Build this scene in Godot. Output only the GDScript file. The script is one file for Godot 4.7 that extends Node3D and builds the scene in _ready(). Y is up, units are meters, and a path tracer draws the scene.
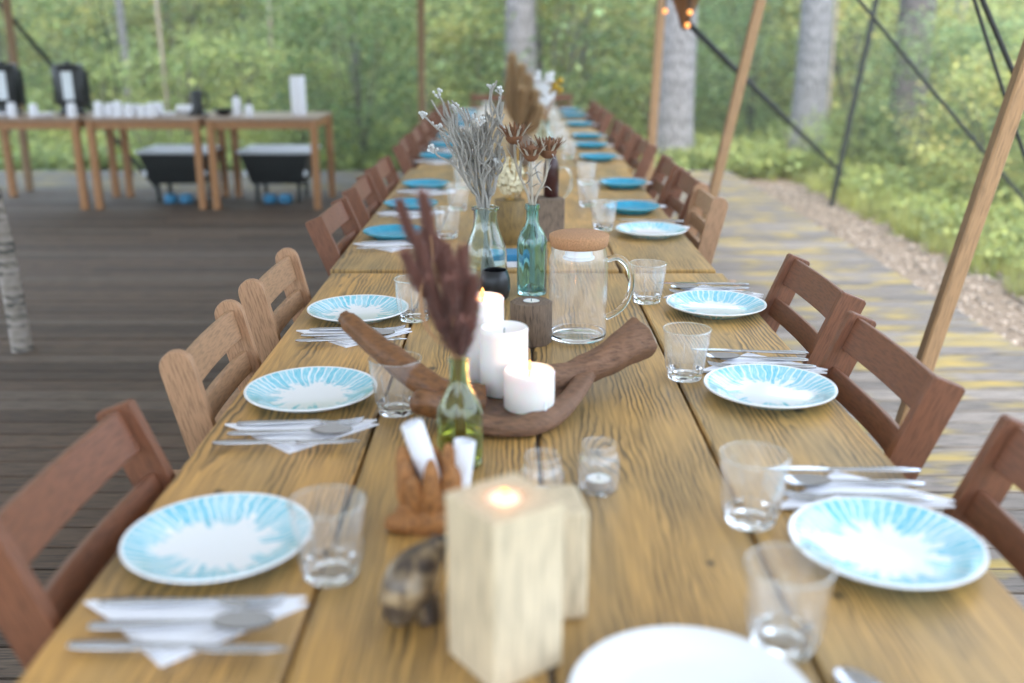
extends Node3D
# A long plank table laid for a meal on a wooden deck under a tent, in a wood.

var M := {}
var taken := {}
var rng := RandomNumberGenerator.new()

# ---------------------------------------------------------------- naming
func numbered(called: String) -> String:
	var n: int = taken.get(called, -1) + 1
	taken[called] = n
	return called if n == 0 else "%s_%03d" % [called, n]

func tag(o: Node, label := "", category := "", group := "", kind := "") -> Node:
	if label: o.set_meta("label", label)
	if category: o.set_meta("category", category)
	if group: o.set_meta("group", group)
	if kind: o.set_meta("kind", kind)
	return o

func thing(called: String, label: String, category: String, at := Vector3.ZERO, turn := 0.0, group := "") -> Node3D:
	var o := Node3D.new()
	o.name = numbered(called)
	add_child(o)
	o.position = at
	o.rotation.y = turn
	tag(o, label, category, group)
	return o

func part(parent: Node, called: String, mesh: Mesh, mat: Material, xf := Transform3D.IDENTITY) -> MeshInstance3D:
	var o := MeshInstance3D.new()
	o.name = called
	o.mesh = mesh
	o.material_override = mat
	o.transform = xf
	parent.add_child(o, true)
	return o

func solo(called: String, mesh: Mesh, mat: Material, label: String, category: String, at := Vector3.ZERO, turn := 0.0, group := "") -> MeshInstance3D:
	var o := part(self, numbered(called), mesh, mat)
	o.position = at
	o.rotation.y = turn
	tag(o, label, category, group)
	return o

func copy(o: Node3D, called: String, at: Vector3, turn: float, label: String, group := "") -> Node3D:
	var c: Node3D = o.duplicate()
	c.name = numbered(called)
	add_child(c)
	c.position = at
	c.rotation = Vector3(0, turn, 0)
	tag(c, label, "", group)
	return c

# ---------------------------------------------------------------- mesh helpers (front faces clockwise)
func st_new() -> SurfaceTool:
	var st := SurfaceTool.new()
	st.begin(Mesh.PRIMITIVE_TRIANGLES)
	return st

func done(st: SurfaceTool) -> ArrayMesh:
	st.generate_normals()
	return st.commit()

func tri(st: SurfaceTool, a: Vector3, b: Vector3, c: Vector3) -> void:
	if a.is_equal_approx(b) or b.is_equal_approx(c) or a.is_equal_approx(c): return
	st.add_vertex(a); st.add_vertex(b); st.add_vertex(c)

func tri_uv(st: SurfaceTool, p: Array, uv: Array) -> void:
	if p[0].is_equal_approx(p[1]) or p[1].is_equal_approx(p[2]) or p[0].is_equal_approx(p[2]): return
	for i in 3:
		st.set_uv(uv[i])
		st.add_vertex(p[i])

# a convex polygon turned away from a centre
func poly(st: SurfaceTool, pts: Array, center: Vector3, uvf = null) -> void:
	var n: Vector3 = (pts[1] - pts[0]).cross(pts[2] - pts[0])
	var q := pts.duplicate()
	if n.dot(pts[0] - center) > 0: q.reverse()
	for i in range(1, q.size() - 1):
		for k in [0, i, i + 1]:
			if uvf != null: st.set_uv(uvf.call(q[k]))
			st.add_vertex(q[k])

# chamfered box; long axis by choice of size
func box(st: SurfaceTool, size: Vector3, bevel := 0.003, xf := Transform3D.IDENTITY, uvf = null) -> void:
	st.set_smooth_group(-1)
	var h := size / 2
	var b: float = minf(bevel, minf(h.x, minf(h.y, h.z)) * 0.9)
	var P := {}
	for sx in [-1, 1]:
		for sy in [-1, 1]:
			for sz in [-1, 1]:
				P[[sx, sy, sz]] = [xf * Vector3(h.x * sx, (h.y - b) * sy, (h.z - b) * sz), xf * Vector3((h.x - b) * sx, h.y * sy, (h.z - b) * sz), xf * Vector3((h.x - b) * sx, (h.y - b) * sy, h.z * sz)]
	var c := xf.origin
	for s in [-1, 1]:
		poly(st, [P[[s, -1, -1]][0], P[[s, 1, -1]][0], P[[s, 1, 1]][0], P[[s, -1, 1]][0]], c, uvf)
		poly(st, [P[[-1, s, -1]][1], P[[1, s, -1]][1], P[[1, s, 1]][1], P[[-1, s, 1]][1]], c, uvf)
		poly(st, [P[[-1, -1, s]][2], P[[1, -1, s]][2], P[[1, 1, s]][2], P[[-1, 1, s]][2]], c, uvf)
	for s in [-1, 1]:
		for t in [-1, 1]:
			poly(st, [P[[s, t, -1]][0], P[[s, t, -1]][1], P[[s, t, 1]][1], P[[s, t, 1]][0]], c, uvf)
			poly(st, [P[[s, -1, t]][0], P[[s, -1, t]][2], P[[s, 1, t]][2], P[[s, 1, t]][0]], c, uvf)
			poly(st, [P[[-1, s, t]][1], P[[-1, s, t]][2], P[[1, s, t]][2], P[[1, s, t]][1]], c, uvf)
			for u in [-1, 1]:
				poly(st, P[[s, t, u]].duplicate(), c, uvf)

func box_mesh(size: Vector3, bevel := 0.003) -> ArrayMesh:
	var st := st_new()
	box(st, size, bevel)
	return done(st)

# profile runs up the outside and down the inside; facets > 0 makes the wall many sided where y lies in a band
func lathe(st: SurfaceTool, prof: Array, seg := 48, planar_uv := 0.0, facets := 0, band := Vector2(0, 0), xf := Transform3D.IDENTITY) -> void:
	var group := 1
	for i in prof.size() - 1:
		var a: Vector2 = prof[i]
		var b: Vector2 = prof[i + 1]
		if i > 0:
			var d0: Vector2 = (prof[i] - prof[i - 1]).normalized()
			var d1: Vector2 = (b - a).normalized()
			if d0.dot(d1) < 0.62: group += 1
		st.set_smooth_group(group)
		for k in seg:
			var t0 := TAU * k / seg
			var t1 := TAU * (k + 1) / seg
			var q := [ring(a, t0, facets, band), ring(a, t1, facets, band), ring(b, t1, facets, band), ring(b, t0, facets, band)]
			for j in 4: q[j] = xf * q[j]
			if planar_uv > 0.0:
				var uv := []
				for j in 4: uv.append(Vector2(q[j].x, q[j].z) / planar_uv * 0.5 + Vector2(0.5, 0.5))
				tri_uv(st, [q[0], q[1], q[2]], [uv[0], uv[1], uv[2]])
				tri_uv(st, [q[0], q[2], q[3]], [uv[0], uv[2], uv[3]])
			else:
				tri(st, q[0], q[1], q[2])
				tri(st, q[0], q[2], q[3])

func ring(p: Vector2, t: float, facets: int, band: Vector2) -> Vector3:
	var r := p.x
	if facets > 0 and p.x > 0.0 and p.y > band.x and p.y < band.y:
		var w := TAU / facets
		var m := fposmod(t, w) - w / 2
		var f := cos(w / 2) / cos(m)
		r *= lerpf(1.0, f * 1.02, 1.0)
	return Vector3(r * cos(t), p.y, r * sin(t))

func lathe_mesh(prof: Array, seg := 48, planar_uv := 0.0, facets := 0, band := Vector2(0, 0)) -> ArrayMesh:
	var st := st_new()
	lathe(st, prof, seg, planar_uv, facets, band)
	return done(st)

# a round bar through points; wobble bends its skin; flat squeezes one axis
func tube(st: SurfaceTool, pts: Array, radii: Array, seg := 8, caps := true, noise: FastNoiseLite = null, amount := 0.0, flat := 1.0) -> void:
	st.set_smooth_group(0)
	var rings := []
	var n := Vector3.ZERO
	for i in pts.size():
		var t: Vector3 = (pts[mini(i + 1, pts.size() - 1)] - pts[maxi(i - 1, 0)]).normalized()
		if i == 0:
			n = t.cross(Vector3.UP if absf(t.y) < 0.9 else Vector3.RIGHT).normalized()
		else:
			n = (n - t * n.dot(t)).normalized()
		var b := t.cross(n)
		var row := []
		for k in seg:
			var a := TAU * k / seg
			var r: float = radii[i]
			var p: Vector3 = pts[i] + (n * cos(a) + b * sin(a) * flat) * r
			if noise: p += (p - pts[i]) * (noise.get_noise_3dv(p * 10.0) * amount + amount * 0.22 * sin(a * 6.0 + sin(i * 0.35) * 1.6))
			row.append(p)
		rings.append(row)
	for i in rings.size() - 1:
		for k in seg:
			var l := (k + 1) % seg
			tri(st, rings[i][k], rings[i + 1][l], rings[i][l])
			tri(st, rings[i][k], rings[i + 1][k], rings[i + 1][l])
	if caps:
		st.set_smooth_group(1)
		for k in seg:
			var l := (k + 1) % seg
			tri(st, pts[0], rings[0][k], rings[0][l])
		st.set_smooth_group(2)
		var e := rings.size() - 1
		for k in seg:
			var l := (k + 1) % seg
			tri(st, pts[e], rings[e][l], rings[e][k])

func tube_mesh(pts: Array, radii: Array, seg := 8, caps := true, noise: FastNoiseLite = null, amount := 0.0, flat := 1.0) -> ArrayMesh:
	var st := st_new()
	tube(st, pts, radii, seg, caps, noise, amount, flat)
	return done(st)

# flat outline in xy, given thickness in z, small chamfer
func slab(st: SurfaceTool, outline: Array, thick: float, bevel := 0.002, xf := Transform3D.IDENTITY) -> void:
	st.set_smooth_group(-1)
	var mid := Vector2.ZERO
	for p in outline: mid += p
	mid /= outline.size()
	var c := xf * Vector3(mid.x, mid.y, 0)
	var n := outline.size()
	var top := []
	var bot := []
	for p in outline:
		var q: Vector2 = p + (mid - p).normalized() * bevel
		top.append(xf * Vector3(q.x, q.y, thick / 2))
		bot.append(xf * Vector3(q.x, q.y, -thick / 2))
	poly(st, top, c)
	poly(st, bot, c)
	for i in n:
		var j := (i + 1) % n
		var a: Vector3 = xf * Vector3(outline[i].x, outline[i].y, thick / 2 - bevel)
		var b: Vector3 = xf * Vector3(outline[j].x, outline[j].y, thick / 2 - bevel)
		var d: Vector3 = xf * Vector3(outline[i].x, outline[i].y, -thick / 2 + bevel)
		var e: Vector3 = xf * Vector3(outline[j].x, outline[j].y, -thick / 2 + bevel)
		poly(st, [a, b, e, d], c)
		poly(st, [a, b, top[j], top[i]], c)
		poly(st, [d, e, bot[j], bot[i]], c)

# a board along x that bows towards +z in the middle
func bent_board(length: float, high: float, thick: float, sag: float, seg := 8) -> ArrayMesh:
	var st := st_new()
	st.set_smooth_group(-1)
	var b := 0.002
	var prof := [Vector2(-high / 2 + b, -thick / 2), Vector2(high / 2 - b, -thick / 2), Vector2(high / 2, -thick / 2 + b), Vector2(high / 2, thick / 2 - b), Vector2(high / 2 - b, thick / 2), Vector2(-high / 2 + b, thick / 2), Vector2(-high / 2, thick / 2 - b), Vector2(-high / 2, -thick / 2 + b)]
	var rows := []
	for i in seg + 1:
		var u := -1.0 + 2.0 * i / seg
		var row := []
		for p in prof: row.append(Vector3(u * length / 2, p.x, p.y + sag * (1 - u * u)))
		rows.append(row)
	for i in seg:
		var c: Vector3 = Vector3((rows[i][0].x + rows[i + 1][0].x) / 2, 0, (rows[i][0].z + rows[i][4].z + rows[i + 1][0].z + rows[i + 1][4].z) / 4)
		for k in 8:
			var l := (k + 1) % 8
			poly(st, [rows[i][k], rows[i][l], rows[i + 1][l], rows[i + 1][k]], c)
	poly(st, rows[0].duplicate(), Vector3.ZERO)
	poly(st, rows[seg].duplicate(), Vector3.ZERO)
	return done(st)

func ball(st: SurfaceTool, c: Vector3, r: Vector3, seg := 8, rows := 6) -> void:
	st.set_smooth_group(0)
	for i in rows:
		var p0 := PI * i / rows - PI / 2
		var p1 := PI * (i + 1) / rows - PI / 2
		for k in seg:
			var t0 := TAU * k / seg
			var t1 := TAU * (k + 1) / seg
			var q := []
			for w in [[p0, t0], [p0, t1], [p1, t1], [p1, t0]]:
				q.append(c + Vector3(cos(w[0]) * cos(w[1]) * r.x, sin(w[0]) * r.y, cos(w[0]) * sin(w[1]) * r.z))
			tri(st, q[0], q[1], q[2])
			tri(st, q[0], q[2], q[3])

func curve_pts(ctrl: Array, n: int) -> Array:
	var c := Curve3D.new()
	for i in ctrl.size():
		var d: Vector3 = (ctrl[mini(i + 1, ctrl.size() - 1)] - ctrl[maxi(i - 1, 0)]) / 6.0
		c.add_point(ctrl[i], -d, d)
	var out := []
	for i in n + 1:
		var f := float(i) / n * (ctrl.size() - 1)
		out.append(c.samplef(f))
	return out

# ---------------------------------------------------------------- materials
func noise_tex(kind: int, freq: float, oct: int, stops: Array, size := 512, sd := 1, warp := 0.0) -> NoiseTexture2D:
	var n := FastNoiseLite.new()
	n.seed = sd
	n.noise_type = kind
	n.frequency = freq
	n.fractal_octaves = oct
	if warp > 0.0:
		n.domain_warp_enabled = true
		n.domain_warp_amplitude = warp
		n.domain_warp_frequency = freq
	var t := NoiseTexture2D.new()
	t.width = size
	t.height = size
	t.seamless = true
	t.noise = n
	if stops.size():
		var g := Gradient.new()
		g.offsets = PackedFloat32Array(stops.map(func(s): return s[0]))
		g.colors = PackedColorArray(stops.map(func(s): return s[1]))
		t.color_ramp = g
	return t

func flat_mat(c: Color, rough := 0.6, metal := 0.0) -> StandardMaterial3D:
	var m := StandardMaterial3D.new()
	m.albedo_color = c
	m.roughness = rough
	m.metallic = metal
	return m

# wood whose grain runs along the piece's own x axis (or another axis)
func wood(c: Color, rough := 0.55, scale := Vector3(1.3, 14, 14), offset := Vector3.ZERO, bump := 0.08, soft := false) -> StandardMaterial3D:
	var m := flat_mat(c, rough)
	m.albedo_texture = M.t_soft if soft else M.t_grain
	m.uv1_triplanar = true
	m.uv1_scale = scale
	m.uv1_offset = offset
	m.heightmap_enabled = true
	m.heightmap_texture = M.t_grain
	m.heightmap_scale = bump
	return m

func tri_mat(c: Color, tex: Texture2D, scale: Vector3, rough := 0.8, bump := 0.0, world := false) -> StandardMaterial3D:
	var m := flat_mat(c, rough)
	m.albedo_texture = tex
	m.uv1_triplanar = true
	m.uv1_world_triplanar = world
	m.uv1_scale = scale
	if bump > 0.0:
		m.heightmap_enabled = true
		m.heightmap_texture = tex
		m.heightmap_scale = bump
	return m

func glass(tint: Color) -> StandardMaterial3D:
	var m := flat_mat(tint, 0.0)
	m.albedo_color.a = 0.0
	m.refraction_enabled = true
	m.refraction_scale = 0.05
	return m

func leaf_mat(c: Color, back := 0.5) -> StandardMaterial3D:
	var m := flat_mat(c, 0.55)
	m.vertex_color_use_as_albedo = true
	m.cull_mode = BaseMaterial3D.CULL_DISABLED
	m.backlight_enabled = true
	m.backlight = Color(back, back, back)
	return m

func gray(v: float) -> Color: return Color(v, v, v)

func make_materials() -> void:
	M.t_grain = noise_tex(FastNoiseLite.TYPE_SIMPLEX_SMOOTH, 0.02, 5, [[0.0, gray(0.42)], [0.35, gray(0.68)], [0.5, gray(0.86)], [0.62, gray(0.78)], [1.0, gray(1.0)]], 512, 7)
	M.t_soft = noise_tex(FastNoiseLite.TYPE_SIMPLEX_SMOOTH, 0.02, 5, [[0.0, gray(0.72)], [0.35, gray(0.86)], [0.5, gray(0.95)], [1.0, gray(1.0)]], 512, 8)
	M.t_bark = noise_tex(FastNoiseLite.TYPE_SIMPLEX_SMOOTH, 0.025, 5, [[0.0, gray(0.4)], [0.38, gray(0.66)], [0.55, gray(0.92)], [1.0, gray(1.0)]], 512, 11, 20.0)
	M.t_fine = noise_tex(FastNoiseLite.TYPE_SIMPLEX_SMOOTH, 0.06, 4, [[0.0, gray(0.6)], [0.5, gray(0.85)], [1.0, gray(1.0)]], 256, 15)
	M.table = StandardMaterial3D.new()
	M.table.albedo_texture = table_texture()
	M.table.roughness = 0.45
	M.table.heightmap_enabled = true
	M.table.heightmap_texture = M.table.albedo_texture
	M.table.heightmap_scale = 0.05
	M.table_frame = wood(Color(0.42, 0.31, 0.2))
	M.deck = []
	for i in 7:
		var c := Color(0.46, 0.37, 0.295).lerp(Color(0.355, 0.28, 0.22), i / 6.0)
		if i == 3: c = Color(0.48, 0.41, 0.35)
		M.deck.append(wood(c, 0.72, Vector3(0.5, 9, 9), Vector3(i * 0.37, i * 0.23, i * 0.61), 0.15))
	var moss := noise_tex(FastNoiseLite.TYPE_SIMPLEX_SMOOTH, 0.012, 5, [[0.0, Color(0.5, 0.43, 0.2, 0.0)], [0.5, Color(0.5, 0.43, 0.2, 0.0)], [0.7, Color(0.54, 0.47, 0.22, 0.6)], [1.0, Color(0.6, 0.51, 0.22, 0.8)]], 512, 23)
	M.walk = []
	for i in 6:
		var m := wood(Color(0.57, 0.535, 0.505).lerp(Color(0.43, 0.4, 0.375), i / 5.0), 0.8, Vector3(0.5, 9, 9), Vector3(i * 0.31, i * 0.53, i * 0.17), 0.15)
		m.detail_enabled = true
		m.detail_albedo = moss
		m.detail_uv_layer = BaseMaterial3D.DETAIL_UV_2
		m.uv2_triplanar = true
		m.uv2_world_triplanar = true
		m.uv2_scale = Vector3(0.22, 0.5, 0.5) * (1.0 + 0.11 * i)
		m.uv2_offset = Vector3(0.07 * (i % 2), 0, 0.05 * (i % 3))
		M.walk.append(m)
	M.red_wood = wood(Color(0.51, 0.32, 0.22), 0.45, Vector3(2, 16, 16), Vector3.ZERO, 0.03, true)
	M.red_slat = wood(Color(0.51, 0.32, 0.22), 0.45, Vector3(2, 16, 16), Vector3(0.3, 0.1, 0.5), 0.03, true)
	M.tan_wood = wood(Color(0.72, 0.55, 0.41), 0.5, Vector3(2, 16, 16), Vector3(0.2, 0.6, 0.1), 0.03, true)
	M.tan_slat = wood(Color(0.7, 0.54, 0.4), 0.5, Vector3(2, 16, 16), Vector3(0.5, 0.4, 0.2), 0.03, true)
	M.pole = wood(Color(0.58, 0.46, 0.33), 0.65, Vector3(1.0, 14, 14), Vector3.ZERO, 0.05, true)
	M.buffet = wood(Color(0.7, 0.49, 0.3), 0.5, Vector3(1.3, 14, 14), Vector3.ZERO, 0.03, true)
	M.buffet_top = wood(Color(0.68, 0.58, 0.5), 0.35, Vector3(1.3, 14, 14), Vector3.ZERO, 0.03, true)
	M.birch = tri_mat(Color(0.7, 0.67, 0.64), noise_tex(FastNoiseLite.TYPE_SIMPLEX_SMOOTH, 0.02, 4, [[0.0, gray(0.2)], [0.24, gray(0.4)], [0.34, Color(0.75, 0.73, 0.68)], [0.6, Color(0.85, 0.82, 0.8)], [1.0, gray(1.0)]], 256, 31), Vector3(2.0, 4, 2.0), 0.8, 0.2)
	M.bark = tri_mat(Color(0.58, 0.575, 0.59), M.t_bark, Vector3(3.2, 0.6, 3.2), 0.9, 2.0)
	M.bark_dark = tri_mat(Color(0.44, 0.41, 0.41), M.t_bark, Vector3(3.2, 0.6, 3.2), 0.9, 2.0)
	M.plate = flat_mat(Color.WHITE, 0.12)
	M.plate.albedo_texture = plate_texture(false)
	M.plate.clearcoat_enabled = true
	M.plate.clearcoat = 0.5
	M.plate.clearcoat_roughness = 0.05
	M.plate_b = M.plate.duplicate()
	M.plate_b.albedo_texture = plate_texture(false, 31)
	M.plate_blue = flat_mat(Color.WHITE, 0.12)
	M.plate_blue.albedo_texture = plate_texture(true)
	M.plate_white = flat_mat(Color(0.9, 0.9, 0.9), 0.12)
	M.glass = glass(Color(0.995, 1.0, 1.0))
	M.pane = flat_mat(Color(1, 1, 1, 0.045), 0.0)
	M.pane.transparency = BaseMaterial3D.TRANSPARENCY_ALPHA
	M.glass_teal = glass(Color(0.76, 0.93, 0.93))
	M.glass_green = glass(Color(0.84, 0.9, 0.72))
	M.glass_pale = glass(Color(0.93, 0.98, 0.97))
	M.oil = glass(Color(0.85, 0.78, 0.35))
	M.oil.refraction_scale = 0.033
	M.steel = flat_mat(Color(0.74, 0.74, 0.75), 0.12, 1.0)
	M.napkin = tri_mat(Color(0.92, 0.92, 0.94), M.t_fine, Vector3(9, 9, 9), 0.9)
	M.napkin.albedo_texture = null
	M.wax = flat_mat(Color(0.94, 0.92, 0.9), 0.45)
	M.wax.subsurf_scatter_enabled = true
	M.wax.subsurf_scatter_strength = 0.35
	M.wick = flat_mat(Color(0.06, 0.05, 0.05), 0.9)
	M.flame = flat_mat(Color(1, 0.7, 0.35), 0.5)
	M.flame.emission_enabled = true
	M.flame.emission = Color(1.0, 0.62, 0.28)
	M.flame.emission_energy_multiplier = 1.4
	M.tin = flat_mat(Color(0.8, 0.8, 0.82), 0.3, 1.0)
	M.cork = tri_mat(Color(0.8, 0.6, 0.43), noise_tex(FastNoiseLite.TYPE_CELLULAR, 0.08, 3, [[0.0, gray(0.55)], [0.4, gray(0.85)], [1.0, gray(1.0)]], 256, 41), Vector3(14, 14, 14), 0.85, 0.1)
	M.drift = tri_mat(Color(0.62, 0.45, 0.33), M.t_grain, Vector3(2.5, 22, 22), 0.65, 0.5)
	M.drift_smooth = tri_mat(Color(0.58, 0.38, 0.21), M.t_grain, Vector3(3.0, 12, 12), 0.5, 0.15)
	M.drift_slab = tri_mat(Color(0.5, 0.36, 0.27), M.t_grain, Vector3(4.0, 10, 10), 0.5, 0.15)
	M.cut_wood = tri_mat(Color(0.8, 0.72, 0.62), M.t_fine, Vector3(12, 12, 12), 0.8)
	M.block = wood(Color(0.87, 0.79, 0.66), 0.6, Vector3(11, 1.0, 11), Vector3(0.15, 0.3, 0.4), 0.08, true)
	M.block_olive = wood(Color(0.6, 0.48, 0.26), 0.6, Vector3(12, 2, 12))
	M.block_grey = wood(Color(0.56, 0.47, 0.39), 0.7, Vector3(14, 2, 14), Vector3(0.4, 0, 0.2))
	M.black_gloss = flat_mat(Color(0.06, 0.065, 0.08), 0.35)
	M.black_plastic = flat_mat(Color(0.09, 0.085, 0.085), 0.4)
	M.twig = tri_mat(Color(0.76, 0.74, 0.71), M.t_fine, Vector3(20, 20, 20), 0.95)
	M.bud = flat_mat(Color(0.82, 0.82, 0.82), 0.95)
	M.protea = tri_mat(Color(0.56, 0.38, 0.26), M.t_fine, Vector3(30, 30, 30), 0.9)
	M.protea_stem = flat_mat(Color(0.68, 0.64, 0.58), 0.9)
	M.tail = flat_mat(Color(0.55, 0.37, 0.32), 0.95)
	M.tail.rim_enabled = true
	M.tail.rim = 0.6
	M.tail_stem = flat_mat(Color(0.66, 0.5, 0.36), 0.9)
	M.straw = flat_mat(Color(0.76, 0.6, 0.28), 0.9)
	M.cream = flat_mat(Color(0.9, 0.86, 0.74), 0.95)
	M.pampas = flat_mat(Color(0.74, 0.62, 0.47), 0.95)
	M.white_fluff = flat_mat(Color(0.92, 0.92, 0.93), 0.95)
	M.gold = flat_mat(Color(0.72, 0.58, 0.18), 0.9)
	M.dark_red = flat_mat(Color(0.22, 0.07, 0.06), 0.3)
	M.root = tri_mat(Color(0.8, 0.54, 0.3), M.t_grain, Vector3(10, 5, 10), 0.7, 0.3)
	M.mottled = tri_mat(Color(1, 1, 1), noise_tex(FastNoiseLite.TYPE_SIMPLEX_SMOOTH, 0.02, 3, [[0.0, Color(0.16, 0.14, 0.13)], [0.5, Color(0.28, 0.23, 0.2)], [0.62, Color(0.6, 0.5, 0.36)], [1.0, Color(0.8, 0.74, 0.66)]], 256, 51), Vector3(5, 5, 5), 0.3)
	M.strap = flat_mat(Color(0.1, 0.11, 0.11), 0.8)
	M.canvas = tri_mat(Color(0.8, 0.79, 0.77), M.t_fine, Vector3(2, 2, 2), 0.9, 0.0, true)
	M.canvas.cull_mode = BaseMaterial3D.CULL_DISABLED
	M.canvas.backlight_enabled = true
	M.canvas.backlight = Color(0.85, 0.85, 0.85)
	M.ground = tri_mat(Color.WHITE, noise_tex(FastNoiseLite.TYPE_SIMPLEX_SMOOTH, 0.01, 5, [[0.0, Color(0.2, 0.19, 0.12)], [0.45, Color(0.3, 0.3, 0.17)], [0.55, Color(0.33, 0.37, 0.18)], [1.0, Color(0.42, 0.44, 0.24)]], 512, 61), Vector3(0.35, 0.35, 0.35), 0.95, 0.0, true)
	M.litter = tri_mat(Color.WHITE, noise_tex(FastNoiseLite.TYPE_CELLULAR, 0.05, 4, [[0.0, Color(0.26, 0.22, 0.17)], [0.4, Color(0.42, 0.36, 0.3)], [0.7, Color(0.5, 0.44, 0.38)], [1.0, Color(0.58, 0.53, 0.47)]], 512, 67), Vector3(1.2, 1.2, 1.2), 0.95, 1.0, true)
	M.pebble = flat_mat(Color.WHITE, 0.8)
	M.pebble.vertex_color_use_as_albedo = true
	M.leaf = leaf_mat(Color.WHITE, 0.95)
	M.sign_white = flat_mat(Color(0.9, 0.9, 0.92), 0.6)
	M.wicker = tri_mat(Color(0.5, 0.36, 0.2), M.t_grain, Vector3(20, 5, 20), 0.8, 0.3)
	M.blue = flat_mat(Color(0.2, 0.5, 0.66), 0.4)
	M.rim_silver = flat_mat(Color(0.86, 0.88, 0.9), 0.35, 0.2)
	M.bulb = flat_mat(Color(1, 0.7, 0.4), 0.4)
	M.bulb.emission_enabled = true
	M.bulb.emission = Color(1.0, 0.6, 0.3)
	M.bulb.emission_energy_multiplier = 0.5

func table_texture() -> ImageTexture:
	var W := 1024
	var L := 1920
	var pw := W / 4
	var n1 := FastNoiseLite.new(); n1.seed = 5; n1.frequency = 1.0; n1.fractal_octaves = 2
	var n2 := FastNoiseLite.new(); n2.seed = 9; n2.frequency = 1.0; n2.fractal_octaves = 3
	var n3 := FastNoiseLite.new(); n3.seed = 13; n3.frequency = 1.0; n3.fractal_octaves = 2
	var data := PackedByteArray()
	data.resize(W * L * 3)
	var heart := [0.06, 0.33, -0.04, 0.17]
	var base := [0.035, 0.05, 0.06, 0.03]
	var slope := [0.018, -0.012, 0.02, -0.016]
	var knots := [[Vector3(0.2, 0.5, 0.012), Vector3(0.09, 1.5, 0.01), Vector3(0.24, 2.1, 0.013)], [Vector3(0.08, 0.9, 0.014), Vector3(0.2, 1.9, 0.01)], [Vector3(0.19, 0.75, 0.013), Vector3(0.1, 1.35, 0.016), Vector3(0.22, 1.72, 0.009)], [Vector3(0.12, 0.4, 0.012), Vector3(0.2, 1.15, 0.015), Vector3(0.07, 1.8, 0.012)]]
	var tint := [Vector3(1.0, 1.0, 1.0), Vector3(0.95, 0.96, 0.95), Vector3(0.93, 0.95, 0.98), Vector3(0.97, 0.99, 1.0)]
	for y in L:
		var Y := 2.45 * y / L
		for p in 4:
			var h0: float = base[p] + slope[p] * Y + 0.02 * n1.get_noise_2d(Y * 1.1, p * 17.0)
			for i in pw:
				var X := 0.295 * i / pw
				var h := h0
				var dark := 0.0
				for k in knots[p]:
					var dy: float = (Y - k.y) * 0.42
					if dy < 0.09 and dy > -0.09:
						var dx: float = X - k.x
						var e := dx * dx + dy * dy
						h += 0.045 * exp(-e / (k.z * k.z * 4.5))
						if e < k.z * k.z * 2.0: dark = maxf(dark, exp(-(dx * dx + dy * dy * 4.0) / (k.z * k.z * 0.35)))
				var dxh: float = X - heart[p]
				var w := n2.get_noise_2d(X * 6.0 + p * 31.0, Y * 0.9)
				var r := sqrt(dxh * dxh + h * h) * 105.0 + w * 1.5 + 0.35 * n3.get_noise_2d(X * 40.0, Y * 9.0 + p * 7.0)
				var f := r - floorf(r)
				var late := smoothstep(0.35, 0.88, f) * (1.0 - smoothstep(0.9, 1.0, f))
				var fib := n3.get_noise_2d(X * 330.0, Y * 7.0 + p * 50.0)
				late = clampf(late * clampf(0.6 + 1.6 * n1.get_noise_2d(X * 9.0 + 70.0, Y * 2.2 + p * 13.0), 0.1, 1.1) + fib * 0.3, 0.0, 1.0)
				var st := clampf(n1.get_noise_2d(X * 5.0 + p * 9.0, Y * 1.7 + 40.0) * 1.1 + 0.35, 0.0, 1.0)
				var cr := lerpf(0.775, 0.42, late)
				var cg := lerpf(0.59, 0.32, late)
				var cb := lerpf(0.33, 0.18, late)
				cr = lerpf(cr, 0.5, st * 0.42)
				cg = lerpf(cg, 0.435, st * 0.42)
				cb = lerpf(cb, 0.32, st * 0.42)
				var g := (1.0 + 0.2 * fib + 0.12 * n2.get_noise_2d(X * 90.0, Y * 3.0 + p * 5.0)) * (1.0 - 0.62 * dark)
				var o := (y * W + p * pw + i) * 3
				data[o] = int(clampf(cr * g * tint[p].x, 0, 1) * 255)
				data[o + 1] = int(clampf(cg * g * tint[p].y, 0, 1) * 255)
				data[o + 2] = int(clampf(cb * g * tint[p].z, 0, 1) * 255)
	return ImageTexture.create_from_image(Image.create_from_data(W, L, false, Image.FORMAT_RGB8, data))

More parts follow.
